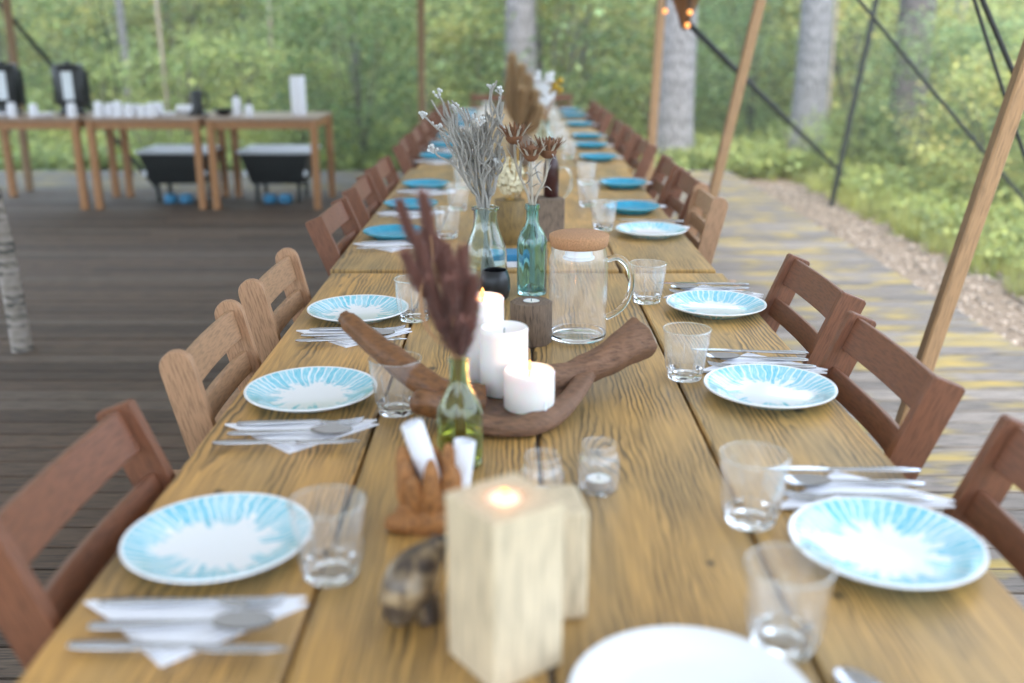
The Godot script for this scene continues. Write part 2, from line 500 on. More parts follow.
func plate_texture(blue: bool, sd := 77) -> ImageTexture:
	var S := 400
	var n := FastNoiseLite.new(); n.seed = sd; n.frequency = 1.0; n.fractal_octaves = 3
	var r := RandomNumberGenerator.new(); r.seed = sd
	var N := 46
	var inner := []
	var strong := []
	var gap := []
	for i in N:
		inner.append(r.randf_range(0.36, 0.66))
		strong.append(r.randf_range(0.55, 1.0))
		gap.append(r.randf_range(0.1, 0.36))
	var data := PackedByteArray()
	data.resize(S * S * 3)
	for y in S:
		for x in S:
			var v := Vector2(x - S / 2.0, y - S / 2.0) / (S / 2.0)
			var d := v.length()
			var a := fposmod(v.angle(), TAU) / TAU * N + 0.5 * n.get_noise_2d(v.x * 2.0, v.y * 2.0) + 0.3
			var k := int(a) % N
			var f := a - floorf(a)
			var c := Color(0.93, 0.94, 0.945)
			if blue:
				c = Color(0.12, 0.57, 0.7)
				c = c.lerp(Color(0.2, 0.62, 0.73), clampf(n.get_noise_2d(v.x * 3.0, v.y * 3.0) + 0.3, 0, 1))
				if d > 0.955: c = Color(0.35, 0.66, 0.74)
			elif d < 0.955:
				var t: float = smoothstep(inner[k], inner[k] + 0.13, d + 0.12 * n.get_noise_2d(v.x * 9.0, v.y * 9.0))
				var m: float = smoothstep(0.0, gap[k] + 0.06, f) * (1.0 - smoothstep(1.0 - gap[k] * 0.4, 1.0, f))
				var s: float = t * m * strong[k] * clampf(0.85 + 0.6 * n.get_noise_2d(a * 4.0, d * 6.0), 0, 1)
				c = c.lerp(Color(0.36, 0.73, 0.82), clampf(s, 0, 1) * 0.95)
			var o := (y * S + x) * 3
			data[o] = int(c.r * 255); data[o + 1] = int(c.g * 255); data[o + 2] = int(c.b * 255)
	return ImageTexture.create_from_image(Image.create_from_data(S, S, false, Image.FORMAT_RGB8, data))

# ---------------------------------------------------------------- camera, sky, sun
func set_stage() -> void:
	var cam := Camera3D.new()
	cam.name = "camera"
	add_child(cam)
	cam.position = Vector3(0, 1.42, 0)
	cam.rotation_degrees = Vector3(-16.91, 0, 0)
	var at := CameraAttributesPhysical.new()
	at.frustum_focal_length = 35.0
	at.exposure_aperture = 1.6
	at.frustum_focus_distance = 2.35
	at.frustum_near = 0.05
	at.frustum_far = 400.0
	cam.attributes = at
	cam.fov = 37.89
	cam.near = 0.05
	cam.far = 400.0
	cam.current = true
	var env := Environment.new()
	env.background_mode = Environment.BG_SKY
	var sky := Sky.new()
	var sm := ProceduralSkyMaterial.new()
	sm.sky_top_color = Color(0.78, 0.86, 0.97)
	sm.sky_horizon_color = Color(0.86, 0.91, 0.98)
	sm.sky_curve = 0.3
	sm.ground_bottom_color = Color(0.25, 0.27, 0.2)
	sm.ground_horizon_color = Color(0.45, 0.5, 0.42)
	sm.sun_angle_max = 1.0
	sky.sky_material = sm
	env.sky = sky
	env.background_energy_multiplier = 1.3
	env.tonemap_mode = Environment.TONE_MAPPER_LINEAR
	env.tonemap_exposure = 4.2
	env.fog_enabled = true
	env.fog_density = 0.0035
	env.fog_light_color = Color(0.86, 0.92, 0.88)
	env.sdfgi_enabled = true
	env.ssao_enabled = true
	env.ssil_enabled = true
	var we := WorldEnvironment.new()
	we.name = "world_environment"
	we.environment = env
	add_child(we)
	var sun := DirectionalLight3D.new()
	sun.name = "sun"
	add_child(sun)
	sun.look_at_from_position(Vector3(1.5, 8, 7), Vector3.ZERO)
	sun.light_energy = 0.5
	sun.light_angular_distance = 25.0
	sun.light_color = Color(1.0, 0.97, 0.93)
	sun.shadow_enabled = true

# ---------------------------------------------------------------- setting
func plank_node(parent: Node, mesh: Mesh, mat: Material, at: Vector3, yaw := 0.0) -> void:
	var o := part(parent, "plank", mesh, mat)
	o.position = at
	o.rotation.y = yaw

func build_setting() -> void:
	# the wood's floor, one sheet to the horizon
	var pm := PlaneMesh.new()
	pm.size = Vector2(600, 600)
	var g := part(self, "forest_floor", pm, M.ground)
	g.position = Vector3(0, -0.14, 0)
	tag(g, "green and brown forest floor around the deck", "", "", "structure")
	# strip of leaf litter and small stones beside the deck
	var st := st_new()
	st.set_smooth_group(-1)
	var r := RandomNumberGenerator.new(); r.seed = 4
	var prev := []
	for i in 60:
		var z := 3.0 - i * 0.25
		var a := Vector3(2.3, -0.136, z)
		var b := Vector3(3.25 + r.randf_range(-0.16, 0.2) + (0.35 if z > -5.5 else 0.0), -0.136, z)
		if i > 0:
			tri(st, prev[0], prev[1], b); tri(st, prev[0], b, a)
		prev = [a, b]
	var lp := part(self, "litter_path", done(st), M.litter)
	tag(lp, "strip of brown leaf litter and small stones beside the deck", "", "", "structure")
	# deck under the tent and weathered walkway outside it
	var deck := thing("deck", "dark brown board deck under the tent", "")
	deck.remove_meta("category"); deck.set_meta("kind", "structure")
	var walk := thing("walkway", "grey weathered board walkway with yellow moss right of the table", "")
	walk.remove_meta("category"); walk.set_meta("kind", "structure")
	var pitch := 0.124
	var meshes := {}
	for i in 102:
		var z := 1.3 - i * pitch
		var cut := -4.6 + 2.6 * r.randf()
		for seg in [[-8.2, cut], [cut, 0.55]]:
			var len := snappedf(seg[1] - seg[0], 0.05)
			if not meshes.has(len): meshes[len] = box_mesh(Vector3(len - 0.004, 0.032, pitch - 0.011), 0.003)
			plank_node(deck, meshes[len], M.deck[r.randi() % 7] if z > -9.75 else M.walk[r.randi() % 6], Vector3((seg[0] + seg[1]) / 2, -0.016 + r.randf_range(-0.0015, 0.0015), z), r.randf_range(-0.0004, 0.0004))
		var wl := 1.88
		if not meshes.has(wl): meshes[wl] = box_mesh(Vector3(wl, 0.032, pitch - 0.011), 0.003)
		plank_node(walk, meshes[wl], M.walk[r.randi() % 6], Vector3(0.56 + wl / 2 + r.randf_range(0, 0.012), -0.016 + r.randf_range(-0.002, 0.002), z), r.randf_range(-0.001, 0.001))
	for x in [-7.5, -5.5, -3.5, -1.5, 0.3]:
		part(deck, "joist", box_mesh(Vector3(0.08, 0.1, 12.6)), M.deck[5], Transform3D(Basis.IDENTITY, Vector3(x, -0.084, -4.96)))
	for x in [0.75, 2.3]:
		part(walk, "joist", box_mesh(Vector3(0.08, 0.1, 12.6)), M.deck[5], Transform3D(Basis.IDENTITY, Vector3(x, -0.084, -4.96)))

# ---------------------------------------------------------------- tables
func build_tables() -> void:
	var starts := [-0.45, -2.952, -5.42, -7.88]
	var words := ["nearest plank table, carrying the candles and driftwood", "second plank table from the camera, with flowers and wood blocks", "third plank table from the camera, with pampas grass", "farthest plank table, at the end of the long row"]
	for t in 4:
		var zlen := 2.46
		var zc: float = starts[t] - zlen / 2
		var root := thing("plank_table", "stained " + words[t], "table", Vector3(0.045, 0, zc), 0, "plank tables set end to end")
		var shift: float = [0.0, -0.012, 0.02, 0.0][t]
		for p in 4:
			var st := st_new()
			var off := Vector2(((p + t * 2 + t / 2) % 4) * 0.25, 0.5)
			var flip := -1.0 if t % 2 == 1 else 1.0
			box(st, Vector3(0.289, 0.042, zlen - 0.006), 0.004, Transform3D.IDENTITY, func(q: Vector3): return off + Vector2((clampf(q.x, -0.1425, 0.1425) + 0.1475) / 1.18 + q.y * 0.02, clampf(q.z * flip + q.y * 0.3, -1.222, 1.222) / 2.45))
			part(root, "plank", done(st), M.table, Transform3D(Basis.IDENTITY, Vector3(-0.4425 + p * 0.295 + shift, 0.729, 0)))
		for s in [-1, 1]:
			part(root, "apron", box_mesh(Vector3(2.1, 0.09, 0.03)), M.table_frame, Transform3D(Basis(Vector3.UP, PI / 2), Vector3(s * 0.47 + shift, 0.662, 0)))
			part(root, "batten", box_mesh(Vector3(0.94, 0.05, 0.08)), M.table_frame, Transform3D(Basis.IDENTITY, Vector3(shift, 0.682, s * 0.95)))
			for e in [-1, 1]:
				part(root, "leg", box_mesh(Vector3(0.707, 0.07, 0.07)), M.table_frame, Transform3D(Basis(Vector3.BACK, PI / 2), Vector3(s * 0.42 + shift, 0.3535, e * 1.05)))
			part(root, "foot_rail", box_mesh(Vector3(0.77, 0.06, 0.04)), M.table_frame, Transform3D(Basis.IDENTITY, Vector3(shift, 0.15, s * 1.05)))

# ---------------------------------------------------------------- chairs: local -z is the way the sitter faces
func lean_basis(deg: float) -> Basis:
	var a := deg_to_rad(deg)
	var d := Vector3(0, cos(a), sin(a))
	return Basis(d, Vector3(0, -sin(a), cos(a)), Vector3.RIGHT)

func make_chair(called: String, label: String, rounded: bool) -> Node3D:
	var t := thing(called, label, "chair")
	var lean := 13.0 if rounded else 22.0
	var a := deg_to_rad(lean)
	var d := Vector3(0, cos(a), sin(a))
	var top := Vector3(0, 0.86, 0.0)
	var length := 0.86 / cos(a) - 0.012
	var wide := 0.40 if rounded else 0.44
	var w: StandardMaterial3D = M.tan_wood if rounded else M.red_wood
	var sl: StandardMaterial3D = M.tan_slat if rounded else M.red_slat
	var depth := 0.064 if rounded else 0.062
	var out := []
	if rounded:
		out = [Vector2(-length, -depth / 2), Vector2(-depth / 2, -depth / 2)]
		for i in range(1, 10):
			var q := -PI / 2 + PI * i / 10
			out.append(Vector2(-depth / 2 + cos(q) * depth / 2, sin(q) * depth / 2))
		out.append_array([Vector2(-depth / 2, depth / 2), Vector2(-length, depth / 2)])
	else:
		out = [Vector2(-length, -depth / 2), Vector2(-0.004, -depth / 2), Vector2(0, -depth / 2 + 0.005), Vector2(0, depth / 2 - 0.005), Vector2(-0.004, depth / 2), Vector2(-length, depth / 2)]
	var st := st_new()
	slab(st, out, 0.022, 0.002)
	var stile := done(st)
	for s in [-1, 1]:
		part(t, "stile", stile, w, Transform3D(lean_basis(lean), top + Vector3(s * (wide / 2 - 0.012), 0, 0)))
	# back slats sit between the stiles, bowed backwards
	var hs := [0.068, 0.05, 0.05] if rounded else [0.074, 0.05, 0.05]
	var gaps := [0.022, 0.03, 0.03] if rounded else [0.006, 0.042, 0.04]
	var at := 0.0
	var face := Basis(Vector3.RIGHT, d, Vector3.RIGHT.cross(d))
	for i in 3:
		at += gaps[i] + hs[i] / 2
		part(t, "back_slat", bent_board(wide - 0.05, hs[i], 0.016, 0.013 if not rounded else 0.008), sl, Transform3D(face, top - d * at + face.z * (-0.006)))
		at += hs[i] / 2
	# rear legs cross the stiles below the seat
	var foot_z := -0.86 * tan(a)
	for s in [-1, 1]:
		var p0 := Vector3(s * (wide / 2 - 0.04), 0.012, foot_z + 0.42)
		var p1 := Vector3(s * (wide / 2 - 0.04), 0.425, foot_z + 0.0)
		var dir := (p1 - p0).normalized()
		part(t, "leg", box_mesh(Vector3((p1 - p0).length(), 0.024, 0.045)), w, Transform3D(Basis(dir, Vector3.RIGHT, dir.cross(Vector3.RIGHT)), (p0 + p1) / 2))
		part(t, "seat_rail", box_mesh(Vector3(0.38, 0.04, 0.022)), w, Transform3D(Basis(Vector3.UP, PI / 2), Vector3(s * (wide / 2 - 0.066), 0.43, foot_z + 0.16)))
	for i in 6:
		part(t, "seat_slat", box_mesh(Vector3(wide - 0.1, 0.016, 0.052)), sl, Transform3D(Basis.IDENTITY, Vector3(0, 0.459, foot_z + 0.01 + i * 0.062)))
	part(t, "stretcher", box_mesh(Vector3(wide - 0.05, 0.03, 0.02)), w, Transform3D(Basis.IDENTITY, Vector3(0, 0.16, foot_z + 0.075)))
	return t

const ORD := ["nearest", "second", "third", "fourth", "fifth", "sixth", "seventh", "eighth", "ninth", "tenth", "eleventh", "farthest"]

func build_chairs() -> void:
	var proto := {}
	var zl := [-1.28, -1.97, -2.55, -3.42, -4.09, -4.76, -5.78, -6.48, -7.12, -7.92, -8.6, -9.3]
	var zr := [-1.21, -1.82, -2.41, -3.86, -4.28, -4.82, -5.78, -6.46, -7.1, -8.24, -8.9, -9.45]
	for side in 2:
		for i in 12:
			var z: float = zl[i] if side == 0 else zr[i]
			var rounded: bool = (side == 0 and (i == 1 or i == 2)) or (side == 1 and i == 3)
			var x := -0.64 if side == 0 else 0.775
			if side == 1 and i == 1: x = 0.745
			var turn := (-PI / 2 if side == 0 else PI / 2) + rng.randf_range(-0.03, 0.03)
			var look := "tan slatted wooden chair with rounded uprights" if rounded else "reddish brown slatted wooden chair"
			var label := "%s, %s on the %s side of the table" % [look, ORD[i], "left" if side == 0 else "right"]
			var called := "slatted_chair"
			if not proto.has(rounded):
				proto[rounded] = make_chair(called, label, rounded)
				proto[rounded].position = Vector3(x, 0, z)
				proto[rounded].rotation.y = turn
			else:
				copy(proto[rounded], called, Vector3(x, 0, z), turn, label)
	copy(proto[false], "slatted_chair", Vector3(0.42, 0, -10.95), 0.0 + PI * 0, "reddish brown slatted wooden chair at the far head of the table, right one")
	copy(proto[false], "slatted_chair", Vector3(-0.22, 0, -10.95), 0.0, "reddish brown slatted wooden chair at the far head of the table, left one")
	for n in ["slatted_chair_024", "slatted_chair_025"]:
		get_node(n).rotation.y = PI

# ---------------------------------------------------------------- table ware
func napkin_mesh() -> ArrayMesh:
	# a square folded corner to corner: two soft layers, the upper one a little askew
	var st := st_new()
	st.set_smooth_group(0)
	var n := FastNoiseLite.new(); n.seed = 6; n.frequency = 9.0
	for layer in 2:
		var N := 12
		var rot := Basis(Vector3.UP, 0.07 * layer)
		var grid := []
		for side in 2:
			var rows := []
			for i in N + 1:
				var row := []
				for j in N + 1:
					var f := float(i) / N
					var w := 0.136 * (1.0 - f)
					var x := -0.052 + f * (0.13 - 0.01 * layer)
					var z := lerpf(-w, w, float(j) / N)
					var lift: float = layer * 0.0036 + absf(n.get_noise_2d(x * 3.0, z * 3.0)) * 0.003 * layer + 0.0006
					row.append(rot * Vector3(x, lift + (0.003 if side == 0 else -0.0004), z))
				rows.append(row)
			grid.append(rows)
		for side in 2:
			st.set_smooth_group(layer * 2 + side)
			for i in N:
				for j in N:
					var q := [grid[side][i][j], grid[side][i + 1][j], grid[side][i + 1][j + 1], grid[side][i][j + 1]]
					if side == 1: q.reverse()
					tri(st, q[0], q[1], q[2]); tri(st, q[0], q[2], q[3])
		st.set_smooth_group(-1)
		for i in N:
			for e in [0, N]:
				poly(st, [grid[0][i][e], grid[0][i + 1][e], grid[1][i + 1][e], grid[1][i][e]], Vector3(0, 0, 0))
			poly(st, [grid[0][0][i], grid[0][0][i + 1], grid[1][0][i + 1], grid[1][0][i]], Vector3(0, 0, 0))
	return done(st)

func handle_mesh() -> ArrayMesh:
	var st := st_new()
	tube(st, curve_pts([Vector3(0, 0.004, 0.1), Vector3(0, 0.006, 0.03), Vector3(0, 0.009, -0.03)], 8), [0.006, 0.008, 0.0085, 0.0078, 0.0066, 0.0055, 0.0046, 0.004, 0.0036], 8, true, null, 0.0, 0.42)
	return done(st)

func make_fork() -> Node3D:
	var t := Node3D.new()
	part(t, "handle", handle_mesh(), M.steel)
	var st := st_new()
	tube(st, [Vector3(0, 0.009, -0.028), Vector3(0, 0.005, -0.045), Vector3(0, 0.004, -0.06)], [0.0036, 0.009, 0.0115], 10, true, null, 0, 0.22)
	part(t, "head", done(st), M.steel)
	for i in 4:
		var x := -0.009 + i * 0.006
		part(t, "tine", tube_mesh([Vector3(x, 0.004, -0.058), Vector3(x, 0.006, -0.08), Vector3(x, 0.011, -0.102)], [0.0019, 0.0017, 0.0008], 6), M.steel)
	return t

func make_spoon() -> Node3D:
	var t := Node3D.new()
	part(t, "handle", handle_mesh(), M.steel)
	var st := st_new()
	st.set_smooth_group(0)
	for layer in 2:
		var rows := []
		for i in 6:
			var row := []
			for k in 20:
				var a := TAU * k / 20
				var q := i / 5.0
				row.append(Vector3(sin(a) * 0.019 * q, 0.0035 + 0.008 * q * q - layer * 0.0012, -0.062 + cos(a) * 0.033 * q))
			rows.append(row)
		for i in 5:
			for k in 20:
				var l := (k + 1) % 20
				st.set_smooth_group(layer)
				if layer == 0:
					tri(st, rows[i][k], rows[i + 1][l], rows[i + 1][k]); tri(st, rows[i][k], rows[i][l], rows[i + 1][l])
				else:
					tri(st, rows[i][k], rows[i + 1][k], rows[i + 1][l]); tri(st, rows[i][k], rows[i + 1][l], rows[i][l])
	part(t, "bowl", done(st), M.steel)
	return t

func make_knife() -> Node3D:
	var t := Node3D.new()
	part(t, "handle", handle_mesh(), M.steel)
	var st := st_new()
	slab(st, [Vector2(-0.004, 0.0), Vector2(0.005, 0.0), Vector2(0.009, -0.03), Vector2(0.0085, -0.075), Vector2(0.002, -0.1), Vector2(-0.005, -0.085)], 0.0022, 0.0006, Transform3D(Basis(Vector3.RIGHT, PI / 2 + 0.03), Vector3(0, 0.0075, -0.028)))
	part(t, "blade", done(st), M.steel, Transform3D.IDENTITY)
	return t

func place(proto: Node3D, used: Array, called: String, category: String, xf: Transform3D, label: String, group := "") -> Node3D:
	var c: Node3D = proto if not used.has(proto) else proto.duplicate()
	if used.has(proto):
		for k in c.get_meta_list(): c.remove_meta(k)
	used.append(proto)
	c.name = numbered(called)
	add_child(c)
	c.transform = xf
	tag(c, label, category, group)
	return c

func make_tumbler() -> Node3D:
	var t := Node3D.new()
	var st := st_new()
	lathe(st, [Vector2(0.0384, 0.0199), Vector2(0.0415, 0.042), Vector2(0.0445, 0.064), Vector2(0.0453, 0.07), Vector2(0.0468, 0.082), Vector2(0.0492, 0.1045)], 72, 0.0, 9, Vector2(0.0, 0.065))
	lathe(st, [Vector2(0.0474, 0.1045), Vector2(0.0446, 0.082), Vector2(0.0418, 0.064), Vector2(0.0385, 0.042), Vector2(0.0356, 0.0199)], 72)
	part(t, "wall", done(st), M.pane)
	st = st_new()
	lathe(st, [Vector2(0, 0.0008), Vector2(0.028, 0.0008), Vector2(0.03, 0), Vector2(0.034, 0.0015), Vector2(0.036, 0.005), Vector2(0.0372, 0.0131), Vector2(0.0383, 0.0195), Vector2(0.0356, 0.0195), Vector2(0.03, 0.0145), Vector2(0, 0.013)], 72, 0.0, 9, Vector2(0.004, 0.03))
	part(t, "base", done(st), M.glass)
	# solid ribs between the facets
	st = st_new()
	for k in 9:
		var a := TAU * k / 9
		var o := Vector3(cos(a), 0, sin(a))
		tube(st, [o * 0.038 + Vector3(0, 0.019, 0), o * 0.0398 + Vector3(0, 0.03, 0), o * 0.0424 + Vector3(0, 0.048, 0), o * 0.0443 + Vector3(0, 0.063, 0)], [0.0022, 0.0019, 0.0016, 0.0005], 8)
	part(t, "ribs", done(st), M.glass)
	var rim := []
	for i in 49: rim.append(Vector3(cos(TAU * i / 48.0), 0, sin(TAU * i / 48.0)) * 0.0484 + Vector3(0, 0.1058, 0))
	part(t, "rim", tube_mesh(rim, range(49).map(func(_i): return 0.0014), 8, false), M.glass)
	return t

var used: Array = []

func build_settings() -> void:
	var plate_prof := [Vector2(0, 0.003), Vector2(0.07, 0.003), Vector2(0.072, 0.0), Vector2(0.08, 0.0), Vector2(0.085, 0.004), Vector2(0.105, 0.012), Vector2(0.1262, 0.0215), Vector2(0.1275, 0.0235), Vector2(0.1265, 0.0255), Vector2(0.124, 0.0255), Vector2(0.1, 0.0155), Vector2(0.088, 0.0095), Vector2(0.078, 0.0075), Vector2(0, 0.0075)]
	var plate_mesh := lathe_mesh(plate_prof, 64, 0.1275)
	var small := []
	for p in plate_prof: small.append(Vector2(p.x * 0.885, p.y * 1.15))
	var blue_mesh := lathe_mesh(small, 48, 0.113)
	var tumbler := make_tumbler()
	var nap := napkin_mesh()
	var fork := make_fork()
	var spoon := make_spoon()
	var knife := make_knife()
	var pl := [[-0.401, -1.223], [-0.389, -1.819], [-0.387, -2.42], [-0.411, -3.455], [-0.415, -4.079], [-0.403, -4.673], [-0.43, -5.848], [-0.42, -6.48], [-0.42, -7.1], [-0.42, -8.15], [-0.42, -8.9], [-0.42, -9.6]]
	var pr := [[0.505, -1.209], [0.504, -1.836], [0.523, -2.47], [0.496, -3.513], [0.484, -4.002], [0.523, -4.707], [0.496, -5.796], [0.507, -6.481], [0.527, -7.107], [0.542, -8.15], [0.55, -9.05], [0.55, -9.748]]
	var gl := [[-0.236, -1.155], [-0.216, -1.749], [-0.242, -2.388], [-0.229, -3.456], [-0.221, -4.055], [-0.225, -4.66], [-0.23, -5.85], [-0.23, -6.5], [-0.23, -7.1], [-0.23, -8.2], [-0.23, -8.9], [-0.23, -9.6]]
	var gr := [[0.345, -1.304], [0.357, -1.945], [0.359, -2.565], [0.334, -3.609], [0.319, -4.157], [0.355, -4.784], [0.33, -5.9], [0.32, -6.55], [0.33, -7.2], [0.34, -8.25], [0.35, -9.1], [0.35, -9.8]]
	for side in 2:
		var turn := -PI / 2 if side == 0 else PI / 2
		var b := Basis(Vector3.UP, turn)
		var sd := "left" if side == 0 else "right"
		for i in 12:
			var pp: Array = pl[i] if side == 0 else pr[i]
			var gg: Array = gl[i] if side == 0 else gr[i]
			var spotted: bool = i < 3 or (side == 1 and i == 3)
			var at := Vector3(pp[0], 0.75, pp[1])
			var where := "%s place on the %s side of the table" % [ORD[i], sd]
			solo("dinner_plate", plate_mesh if spotted else blue_mesh, (M.plate if (i + side) % 2 == 0 else M.plate_b) if spotted else M.plate_blue, ("white plate with pale turquoise brush strokes, " if spotted else "plain turquoise plate, ") + where, "plate", at, rng.randf() * TAU, "plates along the table")
			place(tumbler, used, "glass_tumbler", "glass", Transform3D(Basis(Vector3.UP, rng.randf() * TAU), Vector3(gg[0], 0.7502, gg[1])), "clear faceted glass tumbler, " + where, "tumblers along the table")
			var jit := rng.randf_range(-0.05, 0.05)
			var nb := Basis(Vector3.UP, turn + jit)
			var na := at + b * Vector3(0.19 if i < 3 else 0.165, 0.0, 0.0) + Vector3(0.012 if side == 0 else 0.02, 0, 0)
			solo("napkin", nap, M.napkin, "folded white napkin under the cutlery, " + where, "napkin", na, turn + jit, "napkins along the table")
			var set := [[fork, "fork", -0.036, 0.0062], [spoon, "spoon", 0.012, 0.0062], [knife, "knife", 0.058, 0.0062]]
			for s in set:
				if i > 2 and s[1] == "spoon": continue
				place(s[0], used, "table_" + s[1], s[1], Transform3D(Basis(Vector3.UP, turn + jit + rng.randf_range(-0.04, 0.04)).scaled(Vector3.ONE * 1.12), na + nb * Vector3(s[2], s[3], rng.randf_range(-0.012, 0.012) + (0.01 if s[1] == "knife" else 0.0))), "steel %s on the white napkin, %s" % [s[1], where], "cutlery along the table")
	# things at the near end
	solo("dinner_plate", plate_mesh, M.plate_white, "plain white plate cut off by the bottom of the picture", "plate", Vector3(0.185, 0.75, -0.872), 0, "plates along the table")
	place(tumbler, used, "glass_tumbler", "glass", Transform3D(Basis(Vector3.UP, 0.3), Vector3(0.312, 0.7502, -0.995)), "clear faceted glass tumbler at the near end, between white plate and patterned plate", "tumblers along the table")
	place(spoon, used, "table_spoon", "spoon", Transform3D(Basis(Vector3.UP, 0.5), Vector3(0.405, 0.7465, -0.86)), "steel spoon lying right of the nearest plain white plate", "cutlery along the table")

# ---------------------------------------------------------------- centre pieces
func flame_on(thing_node: Node, at: Vector3, h := 0.022, energy := 0.0012) -> void:
	var parent: Node = thing_node.get_node("wick")
	var f := part(parent, "flame", lathe_mesh([Vector2(0, 0), Vector2(0.0035, h * 0.15), Vector2(0.0048, h * 0.35), Vector2(0.003, h * 0.7), Vector2(0, h)], 12), M.flame)
	f.position = at
	var l := OmniLight3D.new()
	l.name = "flame_light"
	l.light_color = Color(1.0, 0.65, 0.35)
	l.light_energy = energy
	l.light_size = 0.006
	l.omni_range = 6.0
	l.omni_attenuation = 2.0
	l.shadow_enabled = true
	l.position = at + Vector3(0, h * 0.5, 0)
	parent.add_child(l)

func pillar(at: Vector3, r: float, h: float, label: String, lit: bool, drip := false) -> void:
	var t := thing("pillar_candle", label, "candle", at, 0, "white pillar candles on the driftwood")
	var st := st_new()
	lathe(st, [Vector2(0, 0), Vector2(r - 0.003, 0), Vector2(r, 0.003), Vector2(r * 1.01, h * 0.5), Vector2(r, h - 0.012), Vector2(r * 1.015, h - 0.004), Vector2(r - 0.002, h), Vector2(r - 0.006, h - 0.001), Vector2(r * 0.62, h - 0.008), Vector2(r * 0.3, h - 0.013), Vector2(0, h - 0.014)], 40)
	part(t, "wax_body", done(st), M.wax)
	part(t, "wick", tube_mesh([Vector3(0, h - 0.016, 0), Vector3(0.001, h - 0.002, 0.001)], [0.0012, 0.001], 6), M.wick)
	if drip:
		part(t, "wax_drip", tube_mesh([Vector3(r * 0.6, h * 0.34, r * 0.78), Vector3(r * 0.6, 0.006, r * 0.79), Vector3(r * 0.61, -0.008, r * 0.8)], [0.002, 0.0035, 0.0042], 8), M.wax)
	if lit: flame_on(t, Vector3(0.001, h - 0.003, 0.001))

func tealight(at: Vector3, label: String, lit := false) -> void:
	var t := thing("tealight", label, "candle", at, 0, "tealights on the table")
	part(t, "cup", lathe_mesh([Vector2(0, 0), Vector2(0.0185, 0), Vector2(0.0192, 0.013), Vector2(0.0184, 0.0132), Vector2(0.0178, 0.003), Vector2(0, 0.0025)], 28), M.tin)
	part(t, "wax_body", lathe_mesh([Vector2(0, 0.003), Vector2(0.0176, 0.003), Vector2(0.018, 0.0122), Vector2(0.006, 0.0115), Vector2(0, 0.0112)], 28), M.wax)
	part(t, "wick", tube_mesh([Vector3(0, 0.01, 0), Vector3(0, 0.017, 0)], [0.0009, 0.0008], 6), M.wick)
	if lit: flame_on(t, Vector3(0, 0.0165, 0), 0.007, 0.0003)

func bottle_mesh(r: float, h: float, neck: float, shoulder: float, wall := 0.003) -> ArrayMesh:
	var p := [Vector2(0, 0), Vector2(r * 0.86, 0), Vector2(r, r * 0.14), Vector2(r, shoulder)]
	for i in range(1, 7):
		var f := i / 6.0
		p.append(Vector2(lerpf(r, neck, smoothstep(0, 1, f)), lerpf(shoulder, h * 0.84, f)))
	p.append_array([Vector2(neck, h * 0.95), Vector2(neck * 1.18, h * 0.96), Vector2(neck * 1.18, h * 0.99), Vector2(neck, h)])
	p.append_array([Vector2(neck - wall, h * 0.995), Vector2(neck - wall, h * 0.84)])
	for i in range(1, 7):
		var f := i / 6.0
		p.append(Vector2(lerpf(neck, r, smoothstep(0, 1, f)) - wall, lerpf(h * 0.84, shoulder, f)))
	p.append_array([Vector2(r - wall, r * 0.3), Vector2(r * 0.8, 0.009), Vector2(0, 0.011)])
	return lathe_mesh(p, 48)

func jug(at: Vector3, turn: float, label: String, lid := true) -> void:
	var t := thing("glass_jug", label, "jug", at, turn, "glass jugs")
	var r := 0.064
	part(t, "body", lathe_mesh([Vector2(r, 0.0135), Vector2(r, 0.175), Vector2(r - 0.003, 0.19), Vector2(r - 0.006, 0.204), Vector2(r - 0.0085, 0.204), Vector2(r - 0.006, 0.188), Vector2(r - 0.0035, 0.172), Vector2(r - 0.0035, 0.0135)], 64), M.pane)
	part(t, "base", lathe_mesh([Vector2(0, 0.0006), Vector2(r - 0.009, 0.0006), Vector2(r - 0.006, 0), Vector2(r - 0.001, 0.004), Vector2(r, 0.0131), Vector2(r - 0.0035, 0.0131), Vector2(r - 0.01, 0.0085), Vector2(0, 0.0075)], 64), M.glass)
	part(t, "handle", tube_mesh(curve_pts([Vector3(r - 0.0005, 0.178, 0), Vector3(r + 0.022, 0.184, 0), Vector3(r + 0.045, 0.165, 0), Vector3(r + 0.052, 0.125, 0), Vector3(r + 0.04, 0.085, 0), Vector3(r + 0.02, 0.062, 0), Vector3(r - 0.0005, 0.05, 0)], 24), range(25).map(func(_i): return 0.0068), 12), M.glass)
	if lid:
		part(t, "cork_lid", lathe_mesh([Vector2(0, 0.2045), Vector2(0.058, 0.2045), Vector2(0.0615, 0.207), Vector2(0.065, 0.224), Vector2(0.064, 0.23), Vector2(0.058, 0.233), Vector2(0, 0.2335)], 48), M.cork)
		t.scale = Vector3.ONE * 1.06
		part(t.get_node("cork_lid"), "lid_seal", lathe_mesh([Vector2(0, 0.176), Vector2(0.03, 0.176), Vector2(0.034, 0.178), Vector2(0.034, 0.182), Vector2(0.03, 0.184), Vector2(0.028, 0.204), Vector2(0, 0.204)], 40), M.rim_silver)

